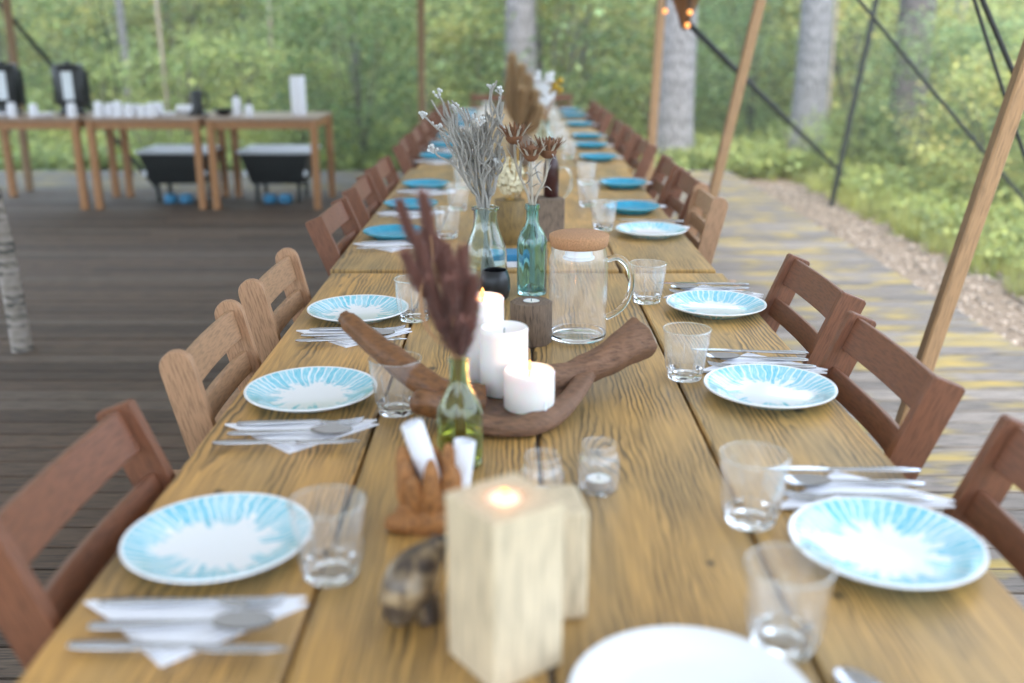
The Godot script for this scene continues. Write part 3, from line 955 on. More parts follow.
func driftwood() -> void:
	var t := thing("driftwood", "curved brown driftwood branch with two rising arms, carrying the white pillar candles", "driftwood", Vector3(0, 0.75, 0))
	var n := FastNoiseLite.new(); n.seed = 8; n.frequency = 0.8; n.fractal_octaves = 5
	# right arm with bark and a pale sawn end
	var pts := curve_pts([Vector3(-0.03, 0.03, -1.77), Vector3(0.06, 0.036, -1.81), Vector3(0.15, 0.05, -1.855), Vector3(0.262, 0.098, -1.92)], 28)
	var rad := []
	for i in 29: rad.append(lerpf(0.034, 0.042, absf(i / 28.0 - 0.55) * 2.0) * (0.82 if i < 20 else lerpf(0.82, 1.05, (i - 20) / 8.0)))
	part(t, "bark_arm", tube_mesh(pts, rad, 20, true, n, 0.28), M.drift)
	var e: Vector3 = pts[28]
	var dir: Vector3 = (pts[28] - pts[27]).normalized()
	var st := st_new()
	tube(st, [e + dir * 0.0005, e + dir * 0.005], [0.037, 0.0355], 20, true, n, 0.28)
	part(t, "sawn_end", done(st), M.cut_wood)
	# left arm, smooth and tapering to a blunt tip
	pts = curve_pts([Vector3(-0.06, 0.03, -1.73), Vector3(-0.13, 0.052, -1.71), Vector3(-0.2, 0.088, -1.755), Vector3(-0.262, 0.122, -1.8), Vector3(-0.325, 0.157, -1.85)], 28)
	rad = []
	for i in 29: rad.append(lerpf(0.036, 0.02, pow(i / 28.0, 0.8)) * (1.0 if i < 27 else 0.75))
	part(t, "smooth_arm", tube_mesh(pts, rad, 18, true, n, 0.3), M.drift_smooth)
	part(t, "knob", tube_mesh(curve_pts([Vector3(-0.1, 0.04, -1.7), Vector3(-0.14, 0.05, -1.655), Vector3(-0.175, 0.066, -1.645)], 10), [0.03, 0.031, 0.03, 0.028, 0.026, 0.025, 0.024, 0.023, 0.022, 0.019, 0.012], 16, true, n, 0.3), M.drift_smooth)
	# the flat middle that rests on the table
	st = st_new()
	st.set_smooth_group(0)
	var rows := []
	var hs := [0.0, 0.006, 0.018, 0.026, 0.028, 0.028]
	var rs := [0.86, 0.97, 1.0, 0.95, 0.85, 0.0]
	for j in 6:
		var row := []
		for k in 40:
			var a := TAU * k / 40
			var w := 1.0 + 0.14 * n.get_noise_2d(cos(a) * 1.4 + 5.0, sin(a) * 1.4)
			row.append(Vector3(-0.012 + cos(a) * 0.118 * rs[j] * w, hs[j], -1.78 + sin(a) * 0.148 * rs[j] * w))
		rows.append(row)
	for j in 5:
		st.set_smooth_group(0 if j < 4 else 1)
		for k in 40:
			var l := (k + 1) % 40
			tri(st, rows[j][k], rows[j][l], rows[j + 1][l])
			tri(st, rows[j][k], rows[j + 1][l], rows[j + 1][k])
	part(t, "slab", done(st), M.drift_slab)
	pts = curve_pts([Vector3(-0.15, 0.036, -1.7), Vector3(-0.1, 0.028, -1.655), Vector3(-0.02, 0.0165, -1.632), Vector3(0.05, 0.018, -1.66), Vector3(0.105, 0.028, -1.74), Vector3(0.15, 0.048, -1.85)], 28)
	rad = []
	for i in 29: rad.append((lerpf(0.022, 0.029, i / 18.0) if i < 18 else lerpf(0.029, 0.018, (i - 18) / 10.0)) * (0.7 if i == 0 else 1.0))
	part(t, "front_ridge", tube_mesh(pts, rad, 18, true, n, 0.3, 0.6), M.drift)

func build_centre() -> void:
	driftwood()
	var y := 0.7784
	pillar(Vector3(-0.058, y, -1.868), 0.042, 0.165, "tallest white pillar candle, lit, at the back of the driftwood", true)
	pillar(Vector3(-0.015, y, -1.785), 0.045, 0.128, "middle-height unlit white pillar candle on the driftwood", false)
	pillar(Vector3(0.031, y, -1.7), 0.046, 0.072, "lowest white pillar candle, wide with a wax drip, at the front of the driftwood", true, true)
	jug(Vector3(0.153, 0.75, -2.24), -0.25, "clear glass jug with cork lid and round handle, beside the driftwood")
	# grey wood holder with a tealight
	var t := thing("wood_candle_holder", "grey eight-sided wooden tealight holder beside the glass jug", "candle holder", Vector3(0.044, 0.75, -2.2))
	part(t, "block", lathe_mesh([Vector2(0, 0), Vector2(0.047, 0), Vector2(0.048, 0.001), Vector2(0.048, 0.097), Vector2(0.0465, 0.098), Vector2(0.0205, 0.098), Vector2(0.0205, 0.086), Vector2(0, 0.086)], 8), M.block_grey)
	tealight(Vector3(0.044, 0.8362, -2.2), "white tealight in the grey wooden holder beside the jug")
	# black cup
	solo("black_cup", lathe_mesh([Vector2(0, 0), Vector2(0.026, 0), Vector2(0.034, 0.006), Vector2(0.039, 0.026), Vector2(0.0375, 0.05), Vector2(0.031, 0.071), Vector2(0.0295, 0.072), Vector2(0.028, 0.07), Vector2(0.035, 0.048), Vector2(0.036, 0.026), Vector2(0.03, 0.01), Vector2(0, 0.008)], 48), M.black_gloss, "small rounded black cup between clear bottle and tall candle", "cup", Vector3(-0.046, 0.75, -2.6)).scale = Vector3(1.08, 1.12, 1.08)
	# bottles
	solo("glass_bottle", bottle_mesh(0.06, 0.225, 0.033, 0.085), M.glass_pale, "clear wide-bodied bottle holding the grey dried twigs", "bottle", Vector3(-0.074, 0.75, -2.757))
	solo("glass_bottle", lathe_mesh(teal_profile(), 48, 0.0, 8, Vector2(0.006, 0.15)), M.glass_teal, "teal glass bottle with slim neck holding dried proteas", "bottle", Vector3(0.055, 0.75, -2.66), 0.2)
	solo("glass_bottle", bottle_mesh(0.038, 0.185, 0.0145, 0.085, 0.0025), M.glass_green, "green glass bottle holding brown bunny tail grass in front of driftwood", "bottle", Vector3(-0.085, 0.75, -1.51))
	# a little oil-coloured water in the green bottle
	solo("liquid", lathe_mesh([Vector2(0, 0.0115), Vector2(0.029, 0.0115), Vector2(0.0348, 0.016), Vector2(0.0348, 0.062), Vector2(0, 0.062)], 40), M.oil, "yellow liquid in the bottom of the green glass bottle", "liquid", Vector3(-0.085, 0.75, -1.51))
	grey_twigs()
	proteas()
	bunny_tails()
	far_flowers()
	front_pieces()

func teal_profile() -> Array:
	var p := [Vector2(0, 0), Vector2(0.038, 0), Vector2(0.041, 0.003), Vector2(0.0415, 0.008), Vector2(0.0415, 0.135), Vector2(0.04, 0.15), Vector2(0.033, 0.17), Vector2(0.0215, 0.188), Vector2(0.0175, 0.2), Vector2(0.017, 0.232), Vector2(0.02, 0.233), Vector2(0.02, 0.246), Vector2(0.0175, 0.247), Vector2(0.0138, 0.246), Vector2(0.0138, 0.2), Vector2(0.019, 0.184), Vector2(0.03, 0.165), Vector2(0.037, 0.148), Vector2(0.038, 0.135), Vector2(0.038, 0.012), Vector2(0.03, 0.008), Vector2(0, 0.008)]
	return p

func grey_twigs() -> void:
	var r := RandomNumberGenerator.new(); r.seed = 21
	var root := Vector3(-0.074, 0.75, -2.757)
	var tips := [Vector2(-0.235, 1.23), Vector2(-0.222, 1.26), Vector2(-0.205, 1.275), Vector2(-0.19, 1.25), Vector2(-0.2, 1.2), Vector2(-0.16, 1.265), Vector2(-0.15, 1.24), Vector2(-0.135, 1.19), Vector2(-0.115, 1.215), Vector2(-0.1, 1.2), Vector2(-0.085, 1.21), Vector2(-0.07, 1.26), Vector2(-0.055, 1.3), Vector2(-0.04, 1.315), Vector2(-0.03, 1.29), Vector2(-0.022, 1.22), Vector2(-0.015, 1.18), Vector2(-0.125, 1.14), Vector2(-0.175, 1.16), Vector2(-0.06, 1.15), Vector2(-0.21, 1.14), Vector2(-0.09, 1.12), Vector2(-0.045, 1.1)]
	for k in tips.size():
		var tip := Vector3(tips[k].x, tips[k].y, -2.757 + r.randf_range(-0.085, 0.085))
		var t := thing("dried_twig", "pale grey dried twig in the clear wide bottle, one of the bundle", "dried twig", root, 0, "grey dried twigs in the clear bottle")
		var b := Vector3(r.randf_range(-0.02, 0.02), 0.03, r.randf_range(-0.02, 0.02))
		var neck := Vector3(clampf((tip.x - root.x) * 0.12, -0.016, 0.016) + r.randf_range(-0.008, 0.008), 0.225, r.randf_range(-0.015, 0.015))
		b.x = -neck.x * 1.4
		var e := tip - root
		var mid := neck.lerp(e, 0.5) + Vector3(r.randf_range(-0.018, 0.018), 0.0, r.randf_range(-0.015, 0.015)) + Vector3((e.x - neck.x) * -0.1, 0.02, 0)
		var q1 := neck.lerp(mid, 0.5) + Vector3(r.randf_range(-0.01, 0.01), 0, r.randf_range(-0.01, 0.01))
		var q2 := mid.lerp(e, 0.35) + Vector3(r.randf_range(-0.014, 0.014), 0, r.randf_range(-0.014, 0.014))
		var q3 := mid.lerp(e, 0.7) + Vector3(r.randf_range(-0.014, 0.014), 0, r.randf_range(-0.014, 0.014))
		var pts := curve_pts([b, neck, q1, mid, q2, q3, e], 30)
		part(t, "stem", tube_mesh(pts, range(31).map(func(i): return (0.004 - 0.0012 * i / 30.0) * (1.0 + 0.18 * sin(i * 2.3))), 6), M.twig)
		for s in 5:
			var i0 := 11 + s * 2
			var p: Vector3 = pts[i0]
			var side: Vector3 = (Vector3(r.randf_range(-1, 1), r.randf_range(1.6, 3.0), r.randf_range(-1, 1)).normalized() + (pts[i0 + 1] - pts[i0]).normalized()).normalized()
			var l := r.randf_range(0.04, 0.085)
			var q: Vector3 = p + side * l
			part(t, "side_shoot", tube_mesh(curve_pts([p, p + side * l * 0.3 + Vector3(r.randf_range(-1, 1), 0, r.randf_range(-1, 1)) * 0.014, p + side * l * 0.65 + Vector3(r.randf_range(-1, 1), 0, r.randf_range(-1, 1)) * 0.012, q + Vector3(0, 0.01, 0)], 9), [0.0032, 0.003, 0.0031, 0.0028, 0.003, 0.0027, 0.0028, 0.0025, 0.0026, 0.003], 6), M.twig)
		if k % 2 == 0:
			var st := st_new()
			for i in 6:
				var o := Vector3(r.randf_range(-0.013, 0.013), r.randf_range(-0.004, 0.012), r.randf_range(-0.013, 0.013))
				ball(st, e + o, Vector3.ONE * r.randf_range(0.0036, 0.0052), 7, 5)
				tube(st, [e - Vector3(0, 0.012, 0), e + o], [0.0014, 0.001], 5)
			part(t, "buds", done(st), M.bud)

func protea_head(t: Node, at: Vector3, up: Vector3, size: float, r: RandomNumberGenerator) -> void:
	var b := Basis()
	var side := up.cross(Vector3.BACK).normalized()
	b = Basis(side, up, side.cross(up))
	var st := st_new()
	ball(st, at + up * size * 0.25, Vector3(size * 0.6, size * 0.6, size * 0.6), 12, 8)
	part(t, "core", done(st), M.protea)
	for layer in 2:
		var n := 16 - layer * 4
		for k in n:
			var a := TAU * k / n + layer * 0.2 + r.randf_range(-0.1, 0.1)
			var o := Vector3(cos(a), 0, sin(a))
			var rad := size * (0.62 - layer * 0.16)
			var pts := curve_pts([at + b * (o * rad * 0.4 + Vector3(0, -0.1, 0) * size), at + b * (o * rad * 1.1 + Vector3(0, 0.35, 0) * size), at + b * (o * rad * 1.45 + Vector3(0, 0.62, 0) * size), at + b * (o * rad * r.randf_range(1.5, 2.2) + Vector3(0, r.randf_range(0.75, 1.15), 0) * size)], 7)
			part(t, "petal", tube_mesh(pts, [0.002, 0.003, 0.0036, 0.0036, 0.0032, 0.0027, 0.002, 0.001].map(func(v): return v * size / 0.035), 6, true, null, 0, 0.4), M.protea if layer == 1 or k % 2 == 0 else M.protea_stem)

func proteas() -> void:
	var r := RandomNumberGenerator.new(); r.seed = 5
	var root := Vector3(0.055, 0.75, -2.66)
	var heads := [[Vector3(0.006, 1.165, -2.68), 0.04, "leftmost dried protea head above the teal bottle"], [Vector3(0.05, 1.125, -2.63), 0.036, "middle dried protea head above the teal bottle"], [Vector3(0.095, 1.13, -2.67), 0.042, "rightmost dried protea head above the teal bottle"]]
	for h in heads:
		var t := thing("dried_protea", h[2], "dried flower", root, 0, "dried proteas in the teal bottle")
		var e: Vector3 = h[0] - root
		var pts := curve_pts([Vector3(-e.x * 0.12, 0.03, 0.005), Vector3(e.x * 0.08, 0.235, (e.z) * 0.2), e * 0.75 + Vector3(e.x * 0.1, 0.03, 0), e], 14)
		part(t, "stem", tube_mesh(pts, range(15).map(func(_i): return 0.0036), 7), M.protea_stem)
		protea_head(t, e, (pts[14] - pts[12]).normalized(), h[1], r)
		for k in 6:
			var p: Vector3 = pts[7 + k]
			var d := Vector3(r.randf_range(-1, 1), r.randf_range(0.2, 1.5), r.randf_range(-1, 1)).normalized()
			part(t, "leaf", tube_mesh(curve_pts([p, p + d * 0.03, p + d * 0.05 + Vector3(0, r.randf_range(-0.03, 0.03), 0)], 6), [0.0016, 0.0026, 0.0032, 0.0034, 0.003, 0.002, 0.0008], 6, true, null, 0, 0.35), M.twig)

func fluffy(r: RandomNumberGenerator, a: Vector3, b: Vector3, fat: float, hairs: int, long: float) -> ArrayMesh:
	var st := st_new()
	var pts := []
	var rad := []
	for i in 9:
		var f := i / 8.0
		pts.append(a.lerp(b, f))
		rad.append(fat * (0.25 + 0.75 * sin(PI * pow(f, 0.75))) * 0.28)
	tube(st, pts, rad, 8)
	st.set_smooth_group(-1)
	var d := (b - a).normalized()
	for i in hairs:
		var f := r.randf()
		var s := Vector3(r.randf_range(-1, 1), r.randf_range(-1, 1), r.randf_range(-1, 1)).normalized()
		var p := a.lerp(b, f) + s * fat * sin(PI * clampf(f, 0.05, 0.95)) * r.randf_range(0.1, 0.6)
		var q := p + (s * 0.55 + d * 0.8).normalized() * long * r.randf_range(0.6, 1.2)
		var w := d.cross(s).normalized() * fat * 0.035
		tri(st, p - w, p + w, q)
	return done(st)

func bunny_tails() -> void:
	var r := RandomNumberGenerator.new(); r.seed = 12
	var root := Vector3(-0.085, 0.75, -1.51)
	var tips := [Vector3(-0.145, 1.175, -1.52), Vector3(-0.105, 1.19, -1.5), Vector3(-0.125, 1.125, -1.5), Vector3(-0.1, 1.11, -1.54), Vector3(-0.078, 1.085, -1.5), Vector3(-0.062, 1.1, -1.53), Vector3(-0.115, 1.06, -1.48), Vector3(-0.09, 1.04, -1.49), Vector3(-0.065, 1.035, -1.5), Vector3(-0.13, 1.075, -1.54), Vector3(-0.1, 1.015, -1.52), Vector3(-0.072, 0.998, -1.47), Vector3(-0.145, 1.1, -1.49), Vector3(-0.052, 1.06, -1.5), Vector3(-0.11, 1.14, -1.53), Vector3(-0.12, 1.03, -1.5), Vector3(-0.082, 1.065, -1.46), Vector3(-0.06, 1.01, -1.52), Vector3(-0.105, 0.99, -1.49), Vector3(-0.09, 1.1, -1.55)]
	for k in tips.size():
		var t := thing("bunny_tail_grass", "brown fluffy bunny tail grass head in the green bottle, one of the bunch", "dried grass", root, 0, "brown bunny tails in the green bottle")
		var e: Vector3 = tips[k] - root
		e.x -= 0.03 * (e.y - 0.25) / 0.2
		var neck := Vector3(clampf(e.x * 0.2, -0.008, 0.008), 0.19, r.randf_range(-0.006, 0.006))
		var base := e + (neck - e).normalized() * r.randf_range(0.055, 0.08)
		part(t, "stem", tube_mesh(curve_pts([Vector3(-neck.x * 1.5, 0.03, 0), neck, neck.lerp(base, 0.55) + Vector3(r.randf_range(-0.008, 0.008), 0, 0), base], 10), range(11).map(func(_i): return 0.0012), 5), M.tail_stem)
		part(t, "seed_head", fluffy(r, base, e, 0.011 if k < 2 else 0.018, 1000, 0.026), M.tail)
	# one pale curled pod beside the bunch
	var p := thing("dried_pod", "slim pale curled dried pod leaning out of the green bottle", "dried pod", root)
	part(p, "stem", tube_mesh(curve_pts([Vector3(0.002, 0.04, 0.002), Vector3(-0.006, 0.19, 0.0), Vector3(-0.03, 0.215, 0.02)], 8), range(9).map(func(_i): return 0.0014), 5), M.tail_stem)
	part(p, "pod", tube_mesh(curve_pts([Vector3(-0.03, 0.215, 0.02), Vector3(-0.05, 0.25, 0.03), Vector3(-0.055, 0.295, 0.03), Vector3(-0.05, 0.32, 0.02)], 10), [0.0015, 0.004, 0.006, 0.0065, 0.006, 0.0055, 0.005, 0.004, 0.003, 0.002, 0.001], 8, true, null, 0, 0.5), M.tail_stem)

func far_flowers() -> void:
	var r := RandomNumberGenerator.new(); r.seed = 33
	# small blue and white dish behind the bottles
	var t := thing("small_box", "small flat blue and white box behind the bottles", "box", Vector3(-0.012, 0.75, -3.03), 0.08)
	part(t, "base", box_mesh(Vector3(0.15, 0.018, 0.1), 0.002), M.sign_white, Transform3D(Basis.IDENTITY, Vector3(0, 0.009, 0)))
	part(t, "top", box_mesh(Vector3(0.146, 0.022, 0.096), 0.003), M.blue, Transform3D(Basis.IDENTITY, Vector3(0, 0.029, 0)))
	# olive wood vase with a cream hydrangea, dark wood block next to it
	var w := thing("wood_vase", "round yellowish wooden vase with cream hydrangea behind the bottles", "vase", Vector3(-0.007, 0.75, -3.37))
	part(w, "body", lathe_mesh([Vector2(0, 0), Vector2(0.051, 0), Vector2(0.053, 0.003), Vector2(0.053, 0.146), Vector2(0.051, 0.149), Vector2(0.022, 0.149), Vector2(0.022, 0.03), Vector2(0, 0.03)], 28), M.block_olive)
	var hy := thing("hydrangea", "cream white dried hydrangea head in the yellowish wooden vase", "dried flower", Vector3(-0.007, 0.781, -3.37))
	part(hy, "stem", tube_mesh([Vector3(0, 0, 0), Vector3(0, 0.15, 0)], [0.003, 0.003], 6), M.tail_stem)
	var st := st_new()
	st.set_smooth_group(-1)
	for i in 340:
		var d := Vector3(r.randf_range(-1, 1), r.randf_range(-0.8, 1), r.randf_range(-1, 1)).normalized()
		var p := Vector3(0, 0.19, 0) + d * Vector3(0.05, 0.065, 0.05) * r.randf_range(0.7, 1.05)
		var u := d.cross(Vector3(r.randf(), r.randf(), r.randf())).normalized() * 0.011
		var v := d.cross(u).normalized() * 0.011
		var n := d * 0.004
		poly(st, [p - u + n, p - v * 0.8, p + u + n, p + v * 0.8], p - d)
	part(hy, "petals", done(st), M.cream)
	for k in 4:
		var b := thing("wheat_ear", "yellow dried grass ear beside the cream hydrangea, one of a few", "dried grass", Vector3(-0.014 + k * 0.006, 0.782, -3.365 + k * 0.004), 0, "yellow grass ears in the wooden vase")
		var e := Vector3(-0.05 + k * 0.022, 0.26 + 0.03 * (k % 2), 0.03)
		part(b, "stem", tube_mesh([Vector3(0, 0, 0), Vector3(-0.002, 0.12, 0.006), e * 0.72], [0.0015, 0.0015, 0.0015], 5), M.straw)
		part(b, "ear", fluffy(r, e * 0.7, e * 1.05, 0.009, 120, 0.016), M.straw)
	var wb := thing("wood_block", "dark brown wooden block with red-brown bottle behind teal bottle", "wood block", Vector3(0.12, 0.75, -3.44), 0.3)
	part(wb, "body", box_mesh(Vector3(0.1, 0.148, 0.1), 0.004), M.block_grey, Transform3D(Basis.IDENTITY, Vector3(0, 0.074, 0)))
	solo("red_bottle", bottle_mesh(0.026, 0.2, 0.011, 0.1), M.dark_red, "dark red slim bottle on the dark wooden block", "bottle", Vector3(0.135, 0.8984, -3.44))
	jug(Vector3(0.125, 0.75, -4.02), -0.1, "clear glass jug without lid, behind the dark wooden block", false)
	# vase with pampas grass
	solo("pampas_vase", bottle_mesh(0.07, 0.24, 0.04, 0.1), M.block_grey, "grey-brown vase holding pampas grass on the third table", "vase", Vector3(0.05, 0.75, -5.6))
	var tips := [Vector3(-0.02, 1.33, -5.6), Vector3(0.03, 1.28, -5.55), Vector3(0.07, 1.22, -5.6), Vector3(0.1, 1.14, -5.58), Vector3(-0.03, 1.2, -5.58), Vector3(0.04, 1.16, -5.5), Vector3(0.12, 1.06, -5.55)]
	for k in tips.size():
		var pg := thing("pampas_grass", "brown pampas grass plume in the vase, one of the bunch", "dried grass", Vector3(0.05, 0.762, -5.6), 0, "pampas plumes on the third table")
		var e: Vector3 = tips[k] - Vector3(0.05, 0.762, -5.6)
		part(pg, "stem", tube_mesh(curve_pts([Vector3(-e.x * 0.1, 0, 0), Vector3(e.x * 0.1, 0.24, 0), e * 0.6], 8), range(9).map(func(_i): return 0.002), 5), M.tail_stem)
		part(pg, "plume", fluffy(r, e * 0.5, e + Vector3(0.02, -0.02, 0), 0.055, 1800, 0.06), M.pampas)
	# cotton stems and yellow balls
	solo("flower_vase", bottle_mesh(0.055, 0.2, 0.03, 0.09), M.glass_pale, "clear glass vase with cotton stems behind the pampas grass", "vase", Vector3(0.2, 0.75, -6.2))
	for k in 4:
		var c := thing("cotton_stem", "dried stem with white cotton bolls behind the pampas grass", "dried flower", Vector3(0.2, 0.765, -6.2), 0, "cotton stems")
		var e := Vector3(-0.05 + k * 0.035, 0.44 - 0.06 * (k % 2), r.randf_range(-0.04, 0.04))
		var pts := curve_pts([Vector3(-e.x * 0.2, 0, 0), Vector3(e.x * 0.2, 0.2, 0), e], 10)
		part(c, "stem", tube_mesh(pts, range(11).map(func(_i): return 0.003), 5), M.tail_stem)
		for q in 4:
			var s2 := st_new()
			for m in 4: ball(s2, pts[10 - q * 1] + Vector3(r.randf_range(-0.02, 0.02), r.randf_range(-0.02, 0.02), r.randf_range(-0.02, 0.02)), Vector3.ONE * 0.017, 8, 6)
			part(c, "boll", done(s2), M.white_fluff)
	for k in 6:
		var c := thing("billy_button", "round yellow dried flower ball beside the white cotton", "dried flower", Vector3(0.2, 0.765, -6.2), 0, "yellow flower balls")
		var e := Vector3(0.03 + 0.03 * (k % 3), 0.36 + 0.035 * (k / 3) + 0.02 * (k % 2), 0.02 * (k % 2))
		part(c, "stem", tube_mesh(curve_pts([Vector3(-e.x * 0.2, 0, 0), Vector3(e.x * 0.2, 0.2, 0), e], 8), range(9).map(func(_i): return 0.002), 5), M.tail_stem)
		var s3 := st_new()
		ball(s3, e, Vector3.ONE * 0.02, 12, 8)
		part(c, "ball", done(s3), M.gold)

func front_pieces() -> void:
	# square wooden block with a lit tealight at the very front
	var t := thing("wood_candle_block", "tall pale square wooden block with lit tealight, nearest the camera", "candle holder", Vector3(-0.008, 0.75, -0.972), 0.0)
	var st := st_new()
	st.set_smooth_group(-1)
	var rot := Basis(Vector3.UP, 0.62)
	box(st, Vector3(0.093, 0.186, 0.093), 0.002, Transform3D(rot, Vector3(0, 0.093, 0)))
	part(t, "block", done(st), M.block)
	# the collar round the hole of the tealight
	var cap := st_new()
	cap.set_smooth_group(-1)
	var sq := []
	for k in 32:
		var a := TAU * k / 32
		var m := 0.0465 / maxf(absf(cos(a)), absf(sin(a)))
		sq.append([rot * Vector3(cos(a) * m, 0.2, sin(a) * m), Vector3(cos(a) * 0.0205, 0.2, sin(a) * 0.0205)])
	for k in 32:
		var l := (k + 1) % 32
		var dn := Vector3(0, -0.0138, 0)
		poly(cap, [sq[k][0], sq[l][0], sq[l][1], sq[k][1]], Vector3(0, 0, 0))
		poly(cap, [sq[k][0], sq[l][0], sq[l][0] + dn, sq[k][0] + dn], Vector3(0, 0.19, 0))
		var i0: Vector3 = sq[k][1]
		var i1: Vector3 = sq[l][1]
		poly(cap, [i0, i1, i1 + dn, i0 + dn], Vector3(i0.x, 0.19, i0.z) * Vector3(2, 1, 2))
	part(t, "collar", done(cap), M.block)
	tealight(Vector3(-0.008, 0.9364, -0.972), "lit tealight in the top of the nearest square wooden block", true)
	var t2 := thing("wood_candle_block", "lower pale wooden block mostly hidden behind the nearest wooden block", "candle holder", Vector3(0.045, 0.75, -1.085), 0.15)
	part(t2, "block", box_mesh(Vector3(0.08, 0.143, 0.08), 0.004), M.block, Transform3D(Basis.IDENTITY, Vector3(0, 0.0715, 0)))
	# two small glass jars with tealights
	var prof := [Vector2(0, 0), Vector2(0.029, 0), Vector2(0.0325, 0.004), Vector2(0.033, 0.05), Vector2(0.03, 0.06), Vector2(0.0265, 0.064), Vector2(0.0275, 0.067), Vector2(0.0275, 0.076), Vector2(0.026, 0.078), Vector2(0.0245, 0.076), Vector2(0.0235, 0.064), Vector2(0.0275, 0.057), Vector2(0.0303, 0.049), Vector2(0.03, 0.007), Vector2(0.026, 0.005), Vector2(0, 0.005)]
	var jm := lathe_mesh(prof, 48)
	solo("glass_jar", jm, M.pane, "small clear glass jar with white tealight, right one behind the front block", "jar", Vector3(0.134, 0.75, -1.415))
	solo("glass_jar", jm, M.pane, "small clear glass jar, left one just behind the front block", "jar", Vector3(0.045, 0.75, -1.37))
	tealight(Vector3(0.134, 0.7556, -1.415), "white tealight inside the right small glass jar")
	tealight(Vector3(0.045, 0.7556, -1.37), "white tealight inside the left small glass jar")
	# orange-brown root chunk with paper rolls
	var n := FastNoiseLite.new(); n.seed = 17; n.frequency = 0.9; n.fractal_octaves = 3
	var rt := thing("root_holder", "orange brown gnarled root holder with white paper rolls stuck in it", "holder", Vector3(-0.118, 0.75, -1.3))
	part(rt, "base", tube_mesh([Vector3(0, 0.0, 0), Vector3(0, 0.014, 0), Vector3(0.0, 0.03, 0), Vector3(0, 0.046, 0)], [0.04, 0.045, 0.04, 0.03], 18, true, n, 0.25), M.root)
	for k in 9:
		var a := TAU * k / 9
		var o := Vector3(cos(a), 0, sin(a))
		part(rt, "lobe", tube_mesh(curve_pts([o * 0.02 + Vector3(0, 0.025, 0), o * 0.034 + Vector3(0, 0.06, 0), o * (0.034 + 0.008 * (k % 2)) + Vector3(0, 0.09 + 0.012 * (k % 3), 0)], 8), [0.012, 0.0135, 0.014, 0.014, 0.013, 0.012, 0.0105, 0.008, 0.004], 10, true, n, 0.35), M.root)
	part(rt, "foot", tube_mesh(curve_pts([Vector3(-0.01, 0.016, 0.02), Vector3(-0.035, 0.016, 0.03), Vector3(-0.06, 0.01, 0.02)], 8), [0.018, 0.018, 0.017, 0.016, 0.015, 0.013, 0.012, 0.01, 0.006], 10, true, n, 0.3), M.root)
	var roll := lathe_mesh([Vector2(0.0125, 0), Vector2(0.0155, 0.0005), Vector2(0.016, 0.1), Vector2(0.013, 0.1005), Vector2(0.0115, 0.06), Vector2(0.0115, 0.002)], 24)
	var ra := solo("paper_roll", roll, M.napkin, "tall white rolled paper napkin leaning left in the root holder", "napkin", Vector3(-0.113, 0.803, -1.312))
	ra.rotation = Vector3(-0.05, 0, 0.3)
	var rb := solo("paper_roll", roll, M.napkin, "short white rolled paper napkin right of the root holder", "napkin", Vector3(-0.077, 0.7905, -1.325))
	rb.rotation = Vector3(-0.12, 0, -0.12)
	rb.scale = Vector3(1, 0.75, 1)
	# dark mottled ornament
	var orn := thing("ceramic_ornament", "small dark mottled ceramic bird-shaped ornament left of the front block", "ornament", Vector3(-0.105, 0.75, -1.06))
	part(orn, "body", tube_mesh(curve_pts([Vector3(-0.03, 0.002, 0.02), Vector3(-0.026, 0.03, 0.012), Vector3(-0.01, 0.06, 0), Vector3(0.012, 0.086, -0.008), Vector3(0.018, 0.1, -0.01)], 16), [0.011, 0.017, 0.021, 0.025, 0.028, 0.031, 0.032, 0.032, 0.03, 0.027, 0.023, 0.019, 0.0155, 0.0125, 0.011, 0.0105, 0.006], 18), M.mottled)
	part(orn, "beak", tube_mesh([Vector3(0.018, 0.098, -0.01), Vector3(0.03, 0.103, -0.002)], [0.006, 0.001], 8), M.black_gloss)
	part(orn, "foot", tube_mesh([Vector3(0.006, 0.0, 0.012), Vector3(0.002, 0.03, 0.008)], [0.014, 0.016], 12), M.mottled)

